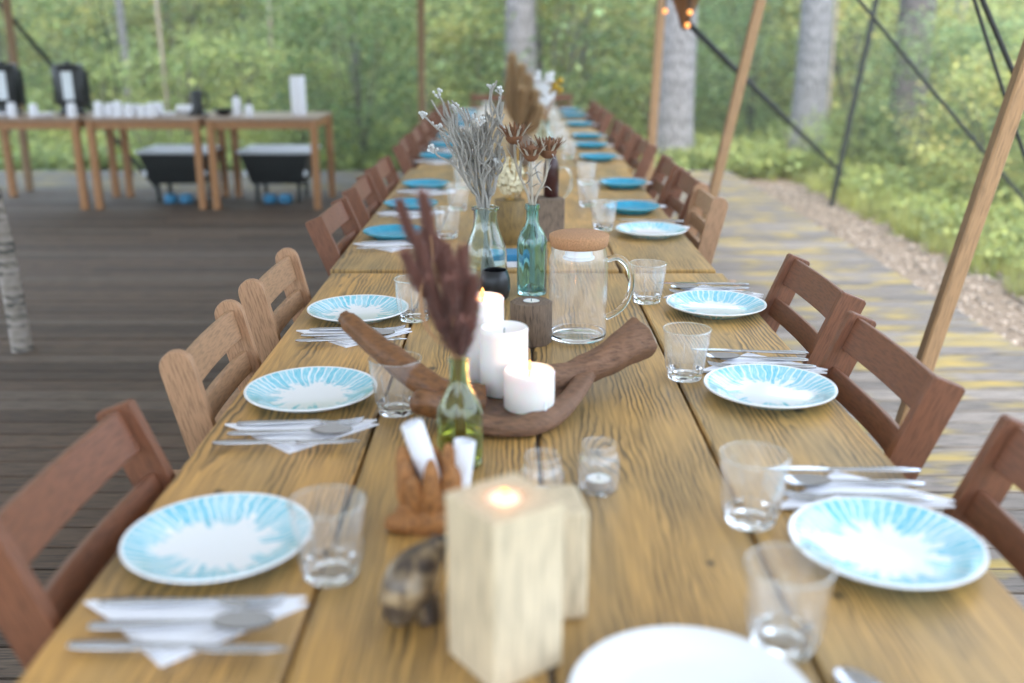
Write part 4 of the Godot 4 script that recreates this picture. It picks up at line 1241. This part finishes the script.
# ---------------------------------------------------------------- buffet on the left
func build_buffet() -> void:
	var xs := [[-4.72, -3.69], [-3.62, -2.66], [-2.6, -1.66]]
	var words := ["leftmost light wood side table, carrying the black urns", "middle light wood side table, carrying the white cups", "rightmost light wood side table, carrying the paper towel roll"]
	for i in 3:
		var w: float = xs[i][1] - xs[i][0]
		var cx: float = (xs[i][0] + xs[i][1]) / 2
		var t := thing("side_table", words[i], "table", Vector3(cx, 0, -9.0), 0, "side tables in a row behind the deck")
		for k in 5:
			part(t, "top_board", box_mesh(Vector3(w, 0.024, 0.155), 0.003), M.buffet_top, Transform3D(Basis.IDENTITY, Vector3(0, 0.768, -0.318 + k * 0.159)))
		for s in [-1, 1]:
			part(t, "apron", box_mesh(Vector3(w - 0.1, 0.07, 0.025)), M.buffet, Transform3D(Basis.IDENTITY, Vector3(0, 0.7205, s * 0.355)))
			part(t, "side_apron", box_mesh(Vector3(0.64, 0.07, 0.025)), M.buffet, Transform3D(Basis(Vector3.UP, PI / 2), Vector3(s * (w / 2 - 0.035), 0.7205, 0)))
			for e in [-1, 1]:
				part(t, "leg", box_mesh(Vector3(0.755, 0.058, 0.058)), M.buffet, Transform3D(Basis(Vector3.BACK, PI / 2), Vector3(s * (w / 2 - 0.03), 0.3775, e * 0.36)))
	var y := 0.7805
	# urns
	for k in 2:
		var u := thing("drink_urn", "black drink urn with silver front panel, %s" % ["cut by the left edge of the picture" if k == 0 else "right one of the two"], "urn", Vector3([-4.5, -3.92][k], y, -9.1), 0.2, "black drink urns on the side table")
		part(u, "body", lathe_mesh([Vector2(0, 0), Vector2(0.115, 0), Vector2(0.12, 0.01), Vector2(0.1, 0.03), Vector2(0.1, 0.07), Vector2(0.135, 0.085), Vector2(0.14, 0.1), Vector2(0.14, 0.38), Vector2(0.132, 0.395), Vector2(0, 0.4)], 40), M.black_plastic)
		var lid := part(u, "lid", lathe_mesh([Vector2(0, 0.4), Vector2(0.125, 0.4), Vector2(0.13, 0.41), Vector2(0.11, 0.43), Vector2(0, 0.436)], 32), M.black_gloss)
		part(lid, "knob", lathe_mesh([Vector2(0, 0.434), Vector2(0.03, 0.436), Vector2(0.02, 0.455), Vector2(0, 0.458)], 20), M.black_gloss)
		part(u, "front_panel", box_mesh(Vector3(0.085, 0.24, 0.012)), M.rim_silver, Transform3D(Basis.IDENTITY, Vector3(0.01, 0.25, 0.14)))
		part(u, "tap", tube_mesh([Vector3(0.01, 0.12, 0.13), Vector3(0.01, 0.12, 0.18), Vector3(0.01, 0.09, 0.19)], [0.012, 0.012, 0.01], 10), M.black_gloss)
		part(u, "handle", box_mesh(Vector3(0.022, 0.3, 0.04)), M.black_gloss, Transform3D(Basis.IDENTITY, Vector3(0.15, 0.22, 0)))
	# cups, upside down in rows
	var cup := lathe_mesh([Vector2(0, 0.001), Vector2(0.034, 0.001), Vector2(0.04, 0), Vector2(0.036, 0.05), Vector2(0.03, 0.085), Vector2(0.024, 0.09), Vector2(0, 0.09)], 24)
	var cups := 0
	for cx in [-4.3, -4.12, -3.78, -3.56, -3.47, -3.38, -3.29, -3.2, -3.11]:
		for row in (2 if cx > -3.6 else 1):
			solo("white_cup", cup, M.sign_white, "white cup upside down on the side tables, one of the row", "cup", Vector3(cx + 0.02 * row + rng.randf_range(-0.012, 0.012), y, -8.78 - 0.13 * row + rng.randf_range(-0.02, 0.02)), 0, "white cups on the side tables").scale = Vector3(1.05, rng.randf_range(1.0, 1.5), 1.05)
			cups += 1
	for k in 3:
		solo("saucer_stack", lathe_mesh([Vector2(0, 0), Vector2(0.05, 0), Vector2(0.075, 0.012), Vector2(0.08, 0.03), Vector2(0.076, 0.032), Vector2(0.06, 0.02), Vector2(0, 0.02)], 28), M.sign_white, "small white bowl on the left side tables, %s" % ["beside the left urn", "between the urns", "right of the cups"][k], "bowl", Vector3([-4.42, -4.02, -3.0][k], y, [-8.74, -8.74, -8.85][k]))
	var pr := solo("paper_cup_stack", lathe_mesh([Vector2(0, 0), Vector2(0.036, 0), Vector2(0.04, 0.01), Vector2(0.044, 0.16), Vector2(0.046, 0.2), Vector2(0.04, 0.2), Vector2(0.038, 0.19), Vector2(0, 0.19)], 24), M.sign_white, "stack of white paper cups lying on its side beside the cups", "paper cups", Vector3(-2.95, y + 0.0462, -8.98))
	pr.rotation.z = -PI / 2
	# black coffee press and jars
	var cp := thing("coffee_press", "black coffee press standing on the middle side table", "coffee press", Vector3(-2.76, y, -8.95))
	part(cp, "body", lathe_mesh([Vector2(0, 0), Vector2(0.085, 0), Vector2(0.09, 0.01), Vector2(0.06, 0.03), Vector2(0.045, 0.06), Vector2(0.05, 0.2), Vector2(0.045, 0.215), Vector2(0, 0.22)], 28), M.black_plastic)
	part(cp, "knob", lathe_mesh([Vector2(0, 0.22), Vector2(0.008, 0.22), Vector2(0.008, 0.24), Vector2(0.018, 0.25), Vector2(0, 0.265)], 16), M.black_gloss)
	part(cp, "handle", tube_mesh(curve_pts([Vector3(0.045, 0.18, 0), Vector3(0.09, 0.17, 0), Vector3(0.09, 0.08, 0), Vector3(0.045, 0.07, 0)], 12), range(13).map(func(_i): return 0.01), 8), M.black_gloss)
	var bowl := solo("black_bowl", lathe_mesh([Vector2(0, 0), Vector2(0.04, 0), Vector2(0.1, 0.05), Vector2(0.096, 0.052), Vector2(0.036, 0.006), Vector2(0, 0.006)], 28), M.black_plastic, "low black bowl beside the coffee press", "bowl", Vector3(-2.53, y, -8.95))
	for k in 2:
		var b := thing("condiment_bottle", ["taller white bottle with black cap on the side table", "shorter white bottle with black cap on the side table"][k], "bottle", Vector3([-2.4, -2.27][k], y, [-8.9, -8.8][k]), 0, "white bottles with black caps")
		var h: float = [0.16, 0.1][k]
		part(b, "body", lathe_mesh([Vector2(0, 0), Vector2(0.034, 0), Vector2(0.036, 0.004), Vector2(0.036, h - 0.02), Vector2(0.02, h), Vector2(0, h)], 24), M.sign_white)
		part(b, "cap", lathe_mesh([Vector2(0, h), Vector2(0.018, h), Vector2(0.016, h + 0.035), Vector2(0.006, h + 0.06), Vector2(0, h + 0.06)], 20), M.black_gloss)
	solo("paper_towel_roll", lathe_mesh([Vector2(0.02, 0), Vector2(0.062, 0), Vector2(0.065, 0.004), Vector2(0.065, 0.326), Vector2(0.062, 0.33), Vector2(0.02, 0.33), Vector2(0.019, 0.328), Vector2(0.019, 0.002)], 40), M.napkin, "upright white paper towel roll on the rightmost side table", "paper roll", Vector3(-1.88, y, -9.0))
	# black tubs under the tables
	for k in 2:
		var b := thing("wheeled_tub", "black tapered tub with silver rim on legs, under the %s side table" % ["middle", "rightmost"][k], "tub", Vector3([-3.02, -2.12][k], 0, -9.2), 0, "black tubs under the side tables")
		var st := st_new()
		st.set_smooth_group(-1)
		var q := []
		for lv in [[0.23, 0.2, 0.17], [0.27, 0.24, 0.33], [0.31, 0.26, 0.45]]:
			q.append([Vector3(-lv[0], lv[2], -lv[1]), Vector3(lv[0], lv[2], -lv[1]), Vector3(lv[0], lv[2], lv[1]), Vector3(-lv[0], lv[2], lv[1])])
		for i in 2:
			for j in 4:
				poly(st, [q[i][j], q[i][(j + 1) % 4], q[i + 1][(j + 1) % 4], q[i + 1][j]], Vector3(0, 0.3, 0))
		poly(st, q[0].duplicate(), Vector3(0, 0.3, 0))
		part(b, "body", done(st), M.black_plastic)
		part(b, "lid", box_mesh(Vector3(0.6, 0.012, 0.5)), M.sign_white, Transform3D(Basis.IDENTITY, Vector3(0, 0.444, 0)))
		for s in [-1, 1]:
			part(b, "rim", tube_mesh([Vector3(-0.32, 0.457, s * 0.265), Vector3(0.32, 0.457, s * 0.265)], [0.018, 0.018], 10), M.rim_silver)
			part(b, "end_rim", tube_mesh([Vector3(s * 0.318, 0.457, -0.25), Vector3(s * 0.318, 0.457, 0.25)], [0.016, 0.016], 10), M.rim_silver)
			part(b, "latch", box_mesh(Vector3(0.03, 0.05, 0.02)), M.rim_silver, Transform3D(Basis.IDENTITY, Vector3(s * 0.27, 0.27, 0.235)))
			for e in [-1, 1]:
				part(b, "leg", box_mesh(Vector3(0.035, 0.17, 0.035)), M.black_plastic, Transform3D(Basis.IDENTITY, Vector3(s * 0.19, 0.086, e * 0.16)))
		for s in 2:
			solo("blue_bottle", lathe_mesh([Vector2(0, 0), Vector2(0.055, 0), Vector2(0.06, 0.005), Vector2(0.06, 0.06), Vector2(0.05, 0.075), Vector2(0, 0.08)], 20), M.blue, "small blue canister on the deck under the %s tub" % ["left", "right"][k], "canister", Vector3([-3.02, -2.12][k] - 0.07 + s * 0.14, 0.0015, -9.0), 0, "blue canisters under the tubs, %s" % ["left", "right"][k])

# ---------------------------------------------------------------- tent
func pole(base: Vector3, top: Vector3, w: float, label: String, round_section := false, mat = null) -> void:
	var d := (top - base).normalized()
	var side := d.cross(Vector3.BACK).normalized()
	var b := Basis(d, side, d.cross(side))
	var mesh: Mesh
	if round_section:
		var n := FastNoiseLite.new(); n.seed = 3; n.frequency = 0.3
		var pts := []
		for i in 13: pts.append(base.lerp(top, i / 12.0) - base + Vector3(sin(i * 0.9) * 0.008, 0, cos(i * 1.3) * 0.006))
		mesh = tube_mesh(pts, range(13).map(func(i): return w / 2 * (1.05 - 0.012 * i)), 14, true, n, 0.1)
		var t := thing("tent_pole", label, "pole", base)
		part(t, "shaft", mesh, mat)
	else:
		var t := thing("tent_pole", label, "pole", base)
		part(t, "shaft", box_mesh(Vector3(base.distance_to(top), w, w), 0.006), M.pole, Transform3D(b, (top - base) / 2))

func strap(a: Vector3, b: Vector3, r: float, label: String, sag := 0.0, pegged := true) -> void:
	var t := thing("guy_rope", label, "rope", a, 0, "dark guy ropes of the tent")
	var pts := []
	for i in 13:
		var f := i / 12.0
		pts.append((b - a) * f - Vector3(0, sag * 4 * f * (1 - f), 0))
	part(t, "cord", tube_mesh(pts, range(13).map(func(_i): return r), 8), M.strap)
	if pegged:
		part(t, "peg", tube_mesh([b - a + Vector3(0, 0.06, 0), b - a - Vector3(0, 0.05, 0)], [0.014, 0.01], 8), M.black_plastic)

func build_tent() -> void:
	pole(Vector3(1.262, 0, -3.08), Vector3(1.745, 2.37, -3.08), 0.052, "leaning squared timber tent pole nearest the camera, right of the table")
	pole(Vector3(1.05, 0, -5.72), Vector3(1.49, 2.37, -5.72), 0.055, "leaning squared timber tent pole in the middle of the right side")
	pole(Vector3(1.2, 0, -8.8), Vector3(1.27, 2.37, -8.8), 0.072, "upright timber tent pole beside the grey tree trunk at right")
	pole(Vector3(-0.97, 0, -10.85), Vector3(-0.93, 2.5, -10.85), 0.07, "upright timber tent pole at the far left end of the table")
	pole(Vector3(-4.72, 0, -9.75), Vector3(-4.68, 2.5, -9.75), 0.062, "timber tent pole behind the black urns at the left edge")
	pole(Vector3(-2.33, 0.001, -4.53), Vector3(-2.52, 2.9, -4.53), 0.09, "birch trunk tent pole with pale peeling bark standing on the deck", true, M.birch)
	# canvas roof
	var st := st_new()
	st.set_smooth_group(0)
	var nx := 14
	var nz := 20
	var P := []
	for i in nx + 1:
		var row := []
		for j in nz + 1:
			var u := float(i) / nx
			var v := float(j) / nz
			var edge: float = lerpf(1.72, 1.3, v)
			var x := lerpf(-6.6, edge, u)
			var z := lerpf(2.2, -11.0, v)
			var h := 2.38 + 0.75 * sin(PI * u) * (0.75 + 0.25 * sin(v * PI)) + 0.12 * sin(v * PI * 4.4) * (1.0 - sin(PI * u) * 0.6) + 0.06
			row.append(Vector3(x, h, z))
		P.append(row)
	for i in nx:
		for j in nz:
			tri(st, P[i][j], P[i + 1][j], P[i + 1][j + 1])
			tri(st, P[i][j], P[i + 1][j + 1], P[i][j + 1])
	var c := part(self, "tent_canopy", done(st), M.canvas)
	tag(c, "pale canvas tent roof stretched over the table", "tent")
	# guy ropes
	strap(Vector3(1.093, 1.5, -6.4), Vector3(3.814, -0.14, -11.127), 0.02, "dark guy rope slanting down from the wicker cone past the leaning pole")
	strap(Vector3(3.345, 1.9, -9.6), Vector3(3.09, -0.14, -9.6), 0.027, "dark strap hanging steeply in front of the bushes", 0.0, false)
	strap(Vector3(1.427, 2.3, -6.2), Vector3(3.805, -0.14, -6.2), 0.011, "thin dark guy rope slanting across the trees at right", 0.03)
	strap(Vector3(1.5, 2.35, -4.2), Vector3(2.709, -0.14, -4.2), 0.008, "thinner dark guy rope right of the nearest leaning pole", 0.08)
	strap(Vector3(1.3, 2.4, -4.0), Vector3(2.787, -0.14, -4.0), 0.011, "thicker dark guy rope nearest the right edge of the picture")
	strap(Vector3(-5.258, 2.3, -9.9), Vector3(-3.519, 0.0, -9.9), 0.022, "dark guy rope slanting down behind the black urns")
	strap(Vector3(-4.31, 2.3, -10.9), Vector3(-4.126, 0.0, -10.9), 0.008, "thin dark cord hanging behind the right urn", 0.0, false)
	# hanging cone lamp and small bulbs
	var l := thing("hanging_ornament", "hanging brown wicker cone at the top edge beside the grey trunk", "ornament", Vector3(1.075, 1.47, -6.5))
	part(l, "cone", lathe_mesh([Vector2(0, 0), Vector2(0.02, 0.01), Vector2(0.05, 0.1), Vector2(0.1, 0.22), Vector2(0.14, 0.4), Vector2(0.13, 0.42), Vector2(0.09, 0.24), Vector2(0, 0.05)], 24), M.wicker)
	part(l, "cord", tube_mesh([Vector3(0, 0.05, 0), Vector3(0, 0.98, 0)], [0.006, 0.006], 6), M.strap)
	for k in 3:
		var at: Vector3 = [Vector3(0.95, 1.586, -6.5), Vector3(1.08, 1.575, -6.36), Vector3(1.075, 1.5, -6.4)][k]
		var b := thing("string_light_bulb", ["warm string light bulb left of the wicker cone", "warm string light bulb right on the wicker cone", "warm string light bulb at the tip of the wicker cone"][k], "light bulb", at, 0, "string light bulbs")
		var s2 := st_new()
		ball(s2, Vector3.ZERO, Vector3.ONE * 0.016, 12, 8)
		part(b, "bulb", done(s2), M.bulb)
		part(b, "cord", tube_mesh([Vector3(0, 0.018, 0), Vector3(0, 0.9, 0)], [0.004, 0.004], 6), M.strap)
		var ol := OmniLight3D.new()
		ol.name = "bulb_light"
		ol.light_color = Color(1.0, 0.7, 0.4)
		ol.light_energy = 0.0008
		ol.light_size = 0.014
		ol.omni_range = 8.0
		ol.omni_attenuation = 2.0
		ol.shadow_enabled = true
		b.add_child(ol)

# ---------------------------------------------------------------- the wood
func leaf(st: SurfaceTool, p: Vector3, size: float, r: RandomNumberGenerator, c: Color) -> void:
	var d := Vector3(r.randf_range(-1, 1), r.randf_range(-0.6, 0.5), r.randf_range(-1, 1)).normalized()
	var n := Vector3(r.randf_range(-1.2, 1.2), 1.0, r.randf_range(-1.2, 1.2)).normalized()
	var s := d.cross(n).normalized() * size * 0.3
	st.set_color(c)
	var a := p
	var b := p + d * size * 0.5 + s + n * size * 0.08
	var e := p + d * size
	var f := p + d * size * 0.5 - s + n * size * 0.08
	st.add_vertex(a); st.add_vertex(b); st.add_vertex(e)
	st.add_vertex(a); st.add_vertex(e); st.add_vertex(f)

func leaf_color(r: RandomNumberGenerator, base: Color, vary: float) -> Color:
	var k := 1.0 + r.randf_range(-vary, vary)
	var y := r.randf_range(-0.12, 0.25) * vary * 2.0
	return Color(base.r * k * (1.0 + y), base.g * k, base.b * k * (1.0 - y))

# linear colours
const GREEN := [Color(0.23, 0.3, 0.115), Color(0.27, 0.33, 0.125), Color(0.165, 0.235, 0.105), Color(0.33, 0.36, 0.135)]

func crown_mesh(r: RandomNumberGenerator, size: Vector3, clumps: int, per: int, leaf_size: float, base: Color, center: Vector3) -> ArrayMesh:
	var st := st_new()
	st.set_smooth_group(-1)
	for i in clumps:
		var v := Vector3(r.randf_range(-1, 1), r.randf_range(-1, 1), r.randf_range(-1, 1))
		if v.length() > 1.0: v = v.normalized() * r.randf_range(0.6, 1.0)
		v = v.normalized() * pow(v.length(), 0.6)
		var c := center + v * size
		var cc := leaf_color(r, base, 0.35)
		for k in per:
			var o := Vector3(r.randfn(), r.randfn() * 0.55, r.randfn()) * leaf_size * 1.9
			leaf(st, c + o, leaf_size * r.randf_range(0.7, 1.3), r, leaf_color(r, cc * (1.6 if r.randf() < 0.12 else 1.0), 0.18))
	return done(st)

func stems_mesh(r: RandomNumberGenerator, h: float, spread: float, n: int, thick: float) -> ArrayMesh:
	var st := st_new()
	for i in n:
		var e := Vector3(r.randf_range(-1, 1) * spread, h * r.randf_range(0.6, 0.95), r.randf_range(-1, 1) * spread)
		var pts := curve_pts([Vector3(r.randf_range(-0.05, 0.05), 0, r.randf_range(-0.05, 0.05)), e * 0.5 + Vector3(0, 0.12 * h, 0), e], 6)
		tube(st, pts, range(7).map(func(k): return thick * (1.0 - 0.11 * k)), 5)
	return done(st)

func build_wood() -> void:
	var r := RandomNumberGenerator.new(); r.seed = 101
	# big trunks
	var trunk_n := FastNoiseLite.new(); trunk_n.seed = 2; trunk_n.frequency = 0.25; trunk_n.fractal_octaves = 3
	var crown := crown_mesh(r, Vector3(2.4, 2.6, 2.4), 120, 12, 0.26, GREEN[2], Vector3(0, 10.5, 0))
	var big := [[Vector3(0.13, 0, -13.6), 0.45, true, "big pale grey tree trunk straight behind the table's far end"], [Vector3(1.99, 0, -12.5), 0.47, true, "big pale grey tree trunk right of the table beside the upright pole"], [Vector3(3.82, 0, -13.2), 0.45, true, "grey tree trunk half hidden by bushes, right of the middle leaning pole"], [Vector3(5.15, 0, -13.3), 0.46, false, "darker tree trunk among bushes at the far right"]]
	for b in big:
		var t := thing("pine_tree", b[3], "tree", b[0] + Vector3(0, -0.14, 0), r.randf() * TAU, "trees of the wood")
		var pts := []
		var rad := []
		for i in 16:
			pts.append(Vector3(sin(i * 0.7) * 0.02, i * 0.75, cos(i * 0.5) * 0.02))
			rad.append(b[1] / 2 * (1.0 - 0.035 * i) * (1.18 if i == 0 else 1.0))
		part(t, "trunk", tube_mesh(pts, rad, 24, true, trunk_n, 0.1), M.bark if b[2] else M.bark_dark)
		part(t, "crown", crown, M.leaf)
		for k in 4:
			var a := TAU * k / 4
			part(t, "limb", tube_mesh([Vector3(0, 7.2 + k * 0.5, 0), Vector3(cos(a) * 1.0, 8.0 + k * 0.5, sin(a) * 1.0), Vector3(cos(a) * 2.0, 8.6 + k * 0.5, sin(a) * 2.0)], [0.09, 0.06, 0.03], 7), M.bark_dark)
	# far and thin trunks
	var thin_mesh := []
	for v in 3:
		var pts := []
		var rad := []
		for i in 12:
			pts.append(Vector3(sin(i * 0.8 + v) * 0.07, i * 0.7, cos(i * 0.6 + v) * 0.07))
			rad.append(0.11 * (1.0 - 0.06 * i))
		thin_mesh.append(tube_mesh(pts, rad, 10, true, trunk_n, 0.15))
	var thin_crown := crown_mesh(r, Vector3(1.3, 2.2, 1.3), 90, 11, 0.16, GREEN[0], Vector3(0, 6.6, 0))
	var thin := [[-4.75, -14.0, 0.26, 0], [-3.6, -15.5, 0.26, 0], [-2.9, -19.0, 0.8, 1], [-6.4, -17.0, 0.7, 1], [-8.5, -21.0, 1.0, 1], [-1.6, -21.0, 0.9, 1], [1.3, -22.0, 1.2, 1], [2.2, -26.0, 1.6, 1], [0.6, -30.0, 1.5, 1], [3.4, -20.0, 0.9, 1], [8.2, -19.0, 1.0, 1], [9.6, -23.0, 1.3, 1], [6.4, -27.0, 1.6, 1], [-5.2, -26.0, 1.4, 1], [-10.5, -27.0, 1.5, 1], [12.5, -26.0, 1.4, 1], [-13.0, -24.0, 1.2, 1], [3.9, -12.6, 0.2, 0], [-0.6, -17.5, 0.3, 0], [-6.9, -13.5, 0.26, 0]]
	for k in thin.size():
		var d: Array = thin[k]
		var t := thing("young_tree", "slender pale stemmed young tree among the bushes" if d[3] == 0 else "dark slim tree trunk deep in the wood", "tree", Vector3(d[0], -0.14, d[1]), r.randf() * TAU, "slender young trees" if d[3] == 0 else "far trees of the wood")
		part(t, "trunk", thin_mesh[k % 3], M.birch if d[3] == 0 else M.bark, Transform3D(Basis.from_scale(Vector3(d[2], 1, d[2])), Vector3.ZERO))
		part(t, "crown", thin_crown, M.leaf)
	# shrubs: four kinds of mesh, each shrub a thing
	var kinds := []
	for v in 5:
		var h: float = [1.5, 2.2, 3.0, 2.5, 1.1][v]
		var w: float = [0.8, 0.95, 1.2, 1.3, 0.7][v]
		kinds.append([crown_mesh(r, Vector3(w, h * 0.5, w), [110, 150, 210, 190, 80][v], 20, [0.075, 0.085, 0.095, 0.1, 0.065][v], GREEN[v % 4], Vector3(0, h * 0.52, 0)), stems_mesh(r, h, w * 0.6, 7, 0.016)])
	var spots := []
	for row in [[-13.2, 13, 0.75], [-15.2, 15, 0.95], [-17.6, 17, 1.1], [-20.5, 19, 1.25], [-24.0, 21, 1.45], [-28.0, 22, 1.7]]:
		var n: int = row[1]
		var half: float = -row[0] * 0.66 + 2.0
		for i in n:
			var x := lerpf(-half, half, (i + r.randf_range(0.15, 0.85)) / n)
			spots.append([x, row[0] + r.randf_range(-0.8, 0.8), row[2] * r.randf_range(0.8, 1.2)])
	for s in [[3.35, -11.9, 0.62], [4.15, -12.2, 0.6], [4.75, -11.7, 0.62], [5.4, -12.0, 0.64], [4.6, -9.6, 0.6], [5.6, -8.2, 0.6], [5.9, -10.4, 0.9], [7.2, -9.2, 1.0], [4.3, -11.6, 0.7], [8.0, -11.6, 1.1], [6.8, -6.8, 0.7], [8.6, -7.6, 1.0], [7.8, -5.0, 0.8], [-9.6, -9.2, 1.0], [-10.5, -11.5, 1.1], [-8.8, -12.3, 0.9]]: spots.append(s)
	for s in spots:
		if s[1] > -14.2 and absf(s[0] - 0.13) < 0.5: continue
		if s[1] > -13.5 and absf(s[0] - 1.99) < 1.0: continue
		if s[1] > -13.6 and (absf(s[0] - 3.7) < 0.75 or absf(s[0] - 5.05) < 0.75) and s[2] > 0.65: continue
		var v := r.randi() % 5
		var where := "left" if s[0] < -1.5 else ("right" if s[0] > 2.5 else "middle")
		var deep := "at the edge of the wood" if s[1] > -14.4 else ("a few steps into the wood" if s[1] > -19.0 else "deep in the wood")
		var size: String = ["low green shrub", "medium leafy green shrub", "tall dark green shrub", "wide yellowish green shrub", "small green bush"][v]
		var t := thing("shrub", "%s %s, %s" % [size, deep, {"left": "behind the side tables", "right": "right of the walkway", "middle": "behind the table's far end"}[where]], "shrub", Vector3(s[0], -0.15, s[1]), r.randf() * TAU, "shrubs of the wood, %s, %s, %s" % [size, deep, where])
		t.scale = Vector3.ONE * s[2]
		part(t, "foliage", kinds[v][0], M.leaf)
		part(t, "stems", kinds[v][1], M.bark_dark)
	# far wood, one mass
	var mm := MultiMesh.new()
	mm.transform_format = MultiMesh.TRANSFORM_3D
	mm.use_colors = true
	mm.mesh = kinds[2][0]
	mm.instance_count = 300
	for i in 300:
		var z := -32.0 - r.randf() * 22.0
		var x := r.randf_range(-1.0, 1.0) * (-z * 0.72)
		var k := r.randf_range(1.8, 3.2)
		mm.set_instance_transform(i, Transform3D(Basis(Vector3.UP, r.randf() * TAU).scaled(Vector3(k, k * 1.2, k)), Vector3(x, -0.2, z)))
		var g := r.randf_range(0.75, 1.25)
		mm.set_instance_color(i, Color(g, g, g))
	var far := MultiMeshInstance3D.new()
	far.name = "far_wood"
	far.multimesh = mm
	far.material_override = M.leaf
	add_child(far)
	tag(far, "dense green foliage of the far wood", "foliage", "", "stuff")
	# low plants on the forest floor
	var tuft := st_new()
	tuft.set_smooth_group(-1)
	for i in 34:
		var a := r.randf() * TAU
		var q := r.randf() * 0.17
		leaf(tuft, Vector3(cos(a) * q, r.randf_range(0.03, 0.26) * (1.0 - q * 2.0), sin(a) * q), r.randf_range(0.05, 0.1), r, leaf_color(r, GREEN[1], 0.3))
	var tm := done(tuft)
	var grass := st_new()
	grass.set_smooth_group(-1)
	for i in 26:
		var a := r.randf() * TAU
		var b := Vector3(cos(a), 0, sin(a)) * r.randf() * 0.07
		var e := b + Vector3(cos(a) * r.randf() * 0.12, r.randf_range(0.08, 0.2), sin(a) * r.randf() * 0.12)
		var w := Vector3(-sin(a), 0, cos(a)) * 0.005
		grass.set_color(leaf_color(r, GREEN[3], 0.3))
		grass.add_vertex(b - w); grass.add_vertex(b + w); grass.add_vertex(e)
	var gm := done(grass)
	scatter("undergrowth", "low leafy green undergrowth covering the forest floor", "undergrowth", tm, r, 9000, func():
		var z := -11.6 - pow(r.randf(), 1.4) * 24.0
		return Vector3(r.randf_range(-1, 1) * (-z * 0.68 + 1.0), -0.14, z), 1.0)
	scatter("side_undergrowth", "low bright green plants on the bank right of the litter strip", "undergrowth", tm, r, 3200, func():
		return Vector3(3.3 + r.randf() * 6.5 + (0.4 * r.randf()), -0.14, -1.0 - r.randf() * 11.0), 0.75)
	scatter("grass", "thin green grass on the bank and round the deck", "grass", gm, r, 7000, func():
		if r.randf() < 0.6: return Vector3(3.2 + r.randf() * 5.0, -0.14, -1.5 - r.randf() * 10.5)
		return Vector3(r.randf_range(-11, 8), -0.14, -11.45 - r.randf() * 4.0), 1.0)
	# stones and dead leaves on the litter strip
	var ps := st_new()
	ball(ps, Vector3(0, 0.006, 0), Vector3(0.018, 0.011, 0.014), 6, 4)
	scatter("pebbles", "small pinkish brown stones on the litter strip beside the walkway", "stones", done(ps), r, 2600, func():
		return Vector3(2.46 + r.randf() * 1.1, -0.136, 1.0 - r.randf() * 12.0), 1.0, true)

func scatter(called: String, label: String, category: String, mesh: Mesh, r: RandomNumberGenerator, n: int, where: Callable, size: float, stones := false) -> void:
	var mm := MultiMesh.new()
	mm.transform_format = MultiMesh.TRANSFORM_3D
	mm.use_colors = true
	mm.mesh = mesh
	mm.instance_count = n
	for i in n:
		var p: Vector3 = where.call()
		var k := size * r.randf_range(0.6, 1.4)
		mm.set_instance_transform(i, Transform3D(Basis(Vector3.UP, r.randf() * TAU).scaled(Vector3.ONE * k), p))
		var g := r.randf_range(0.7, 1.3)
		mm.set_instance_color(i, Color(g, g, g * r.randf_range(0.8, 1.1)) if not stones else Color(0.24, 0.2, 0.165) * r.randf_range(0.4, 1.6))
	var o := MultiMeshInstance3D.new()
	o.name = called
	o.multimesh = mm
	o.material_override = M.pebble if stones else M.leaf
	add_child(o)
	tag(o, label, category, "", "stuff")

func _ready() -> void:
	rng.seed = 42
	set_stage()
	make_materials()
	build_setting()
	build_tables()
	build_tent()
	build_wood()
	build_chairs()
	build_buffet()
	build_settings()
	build_centre()
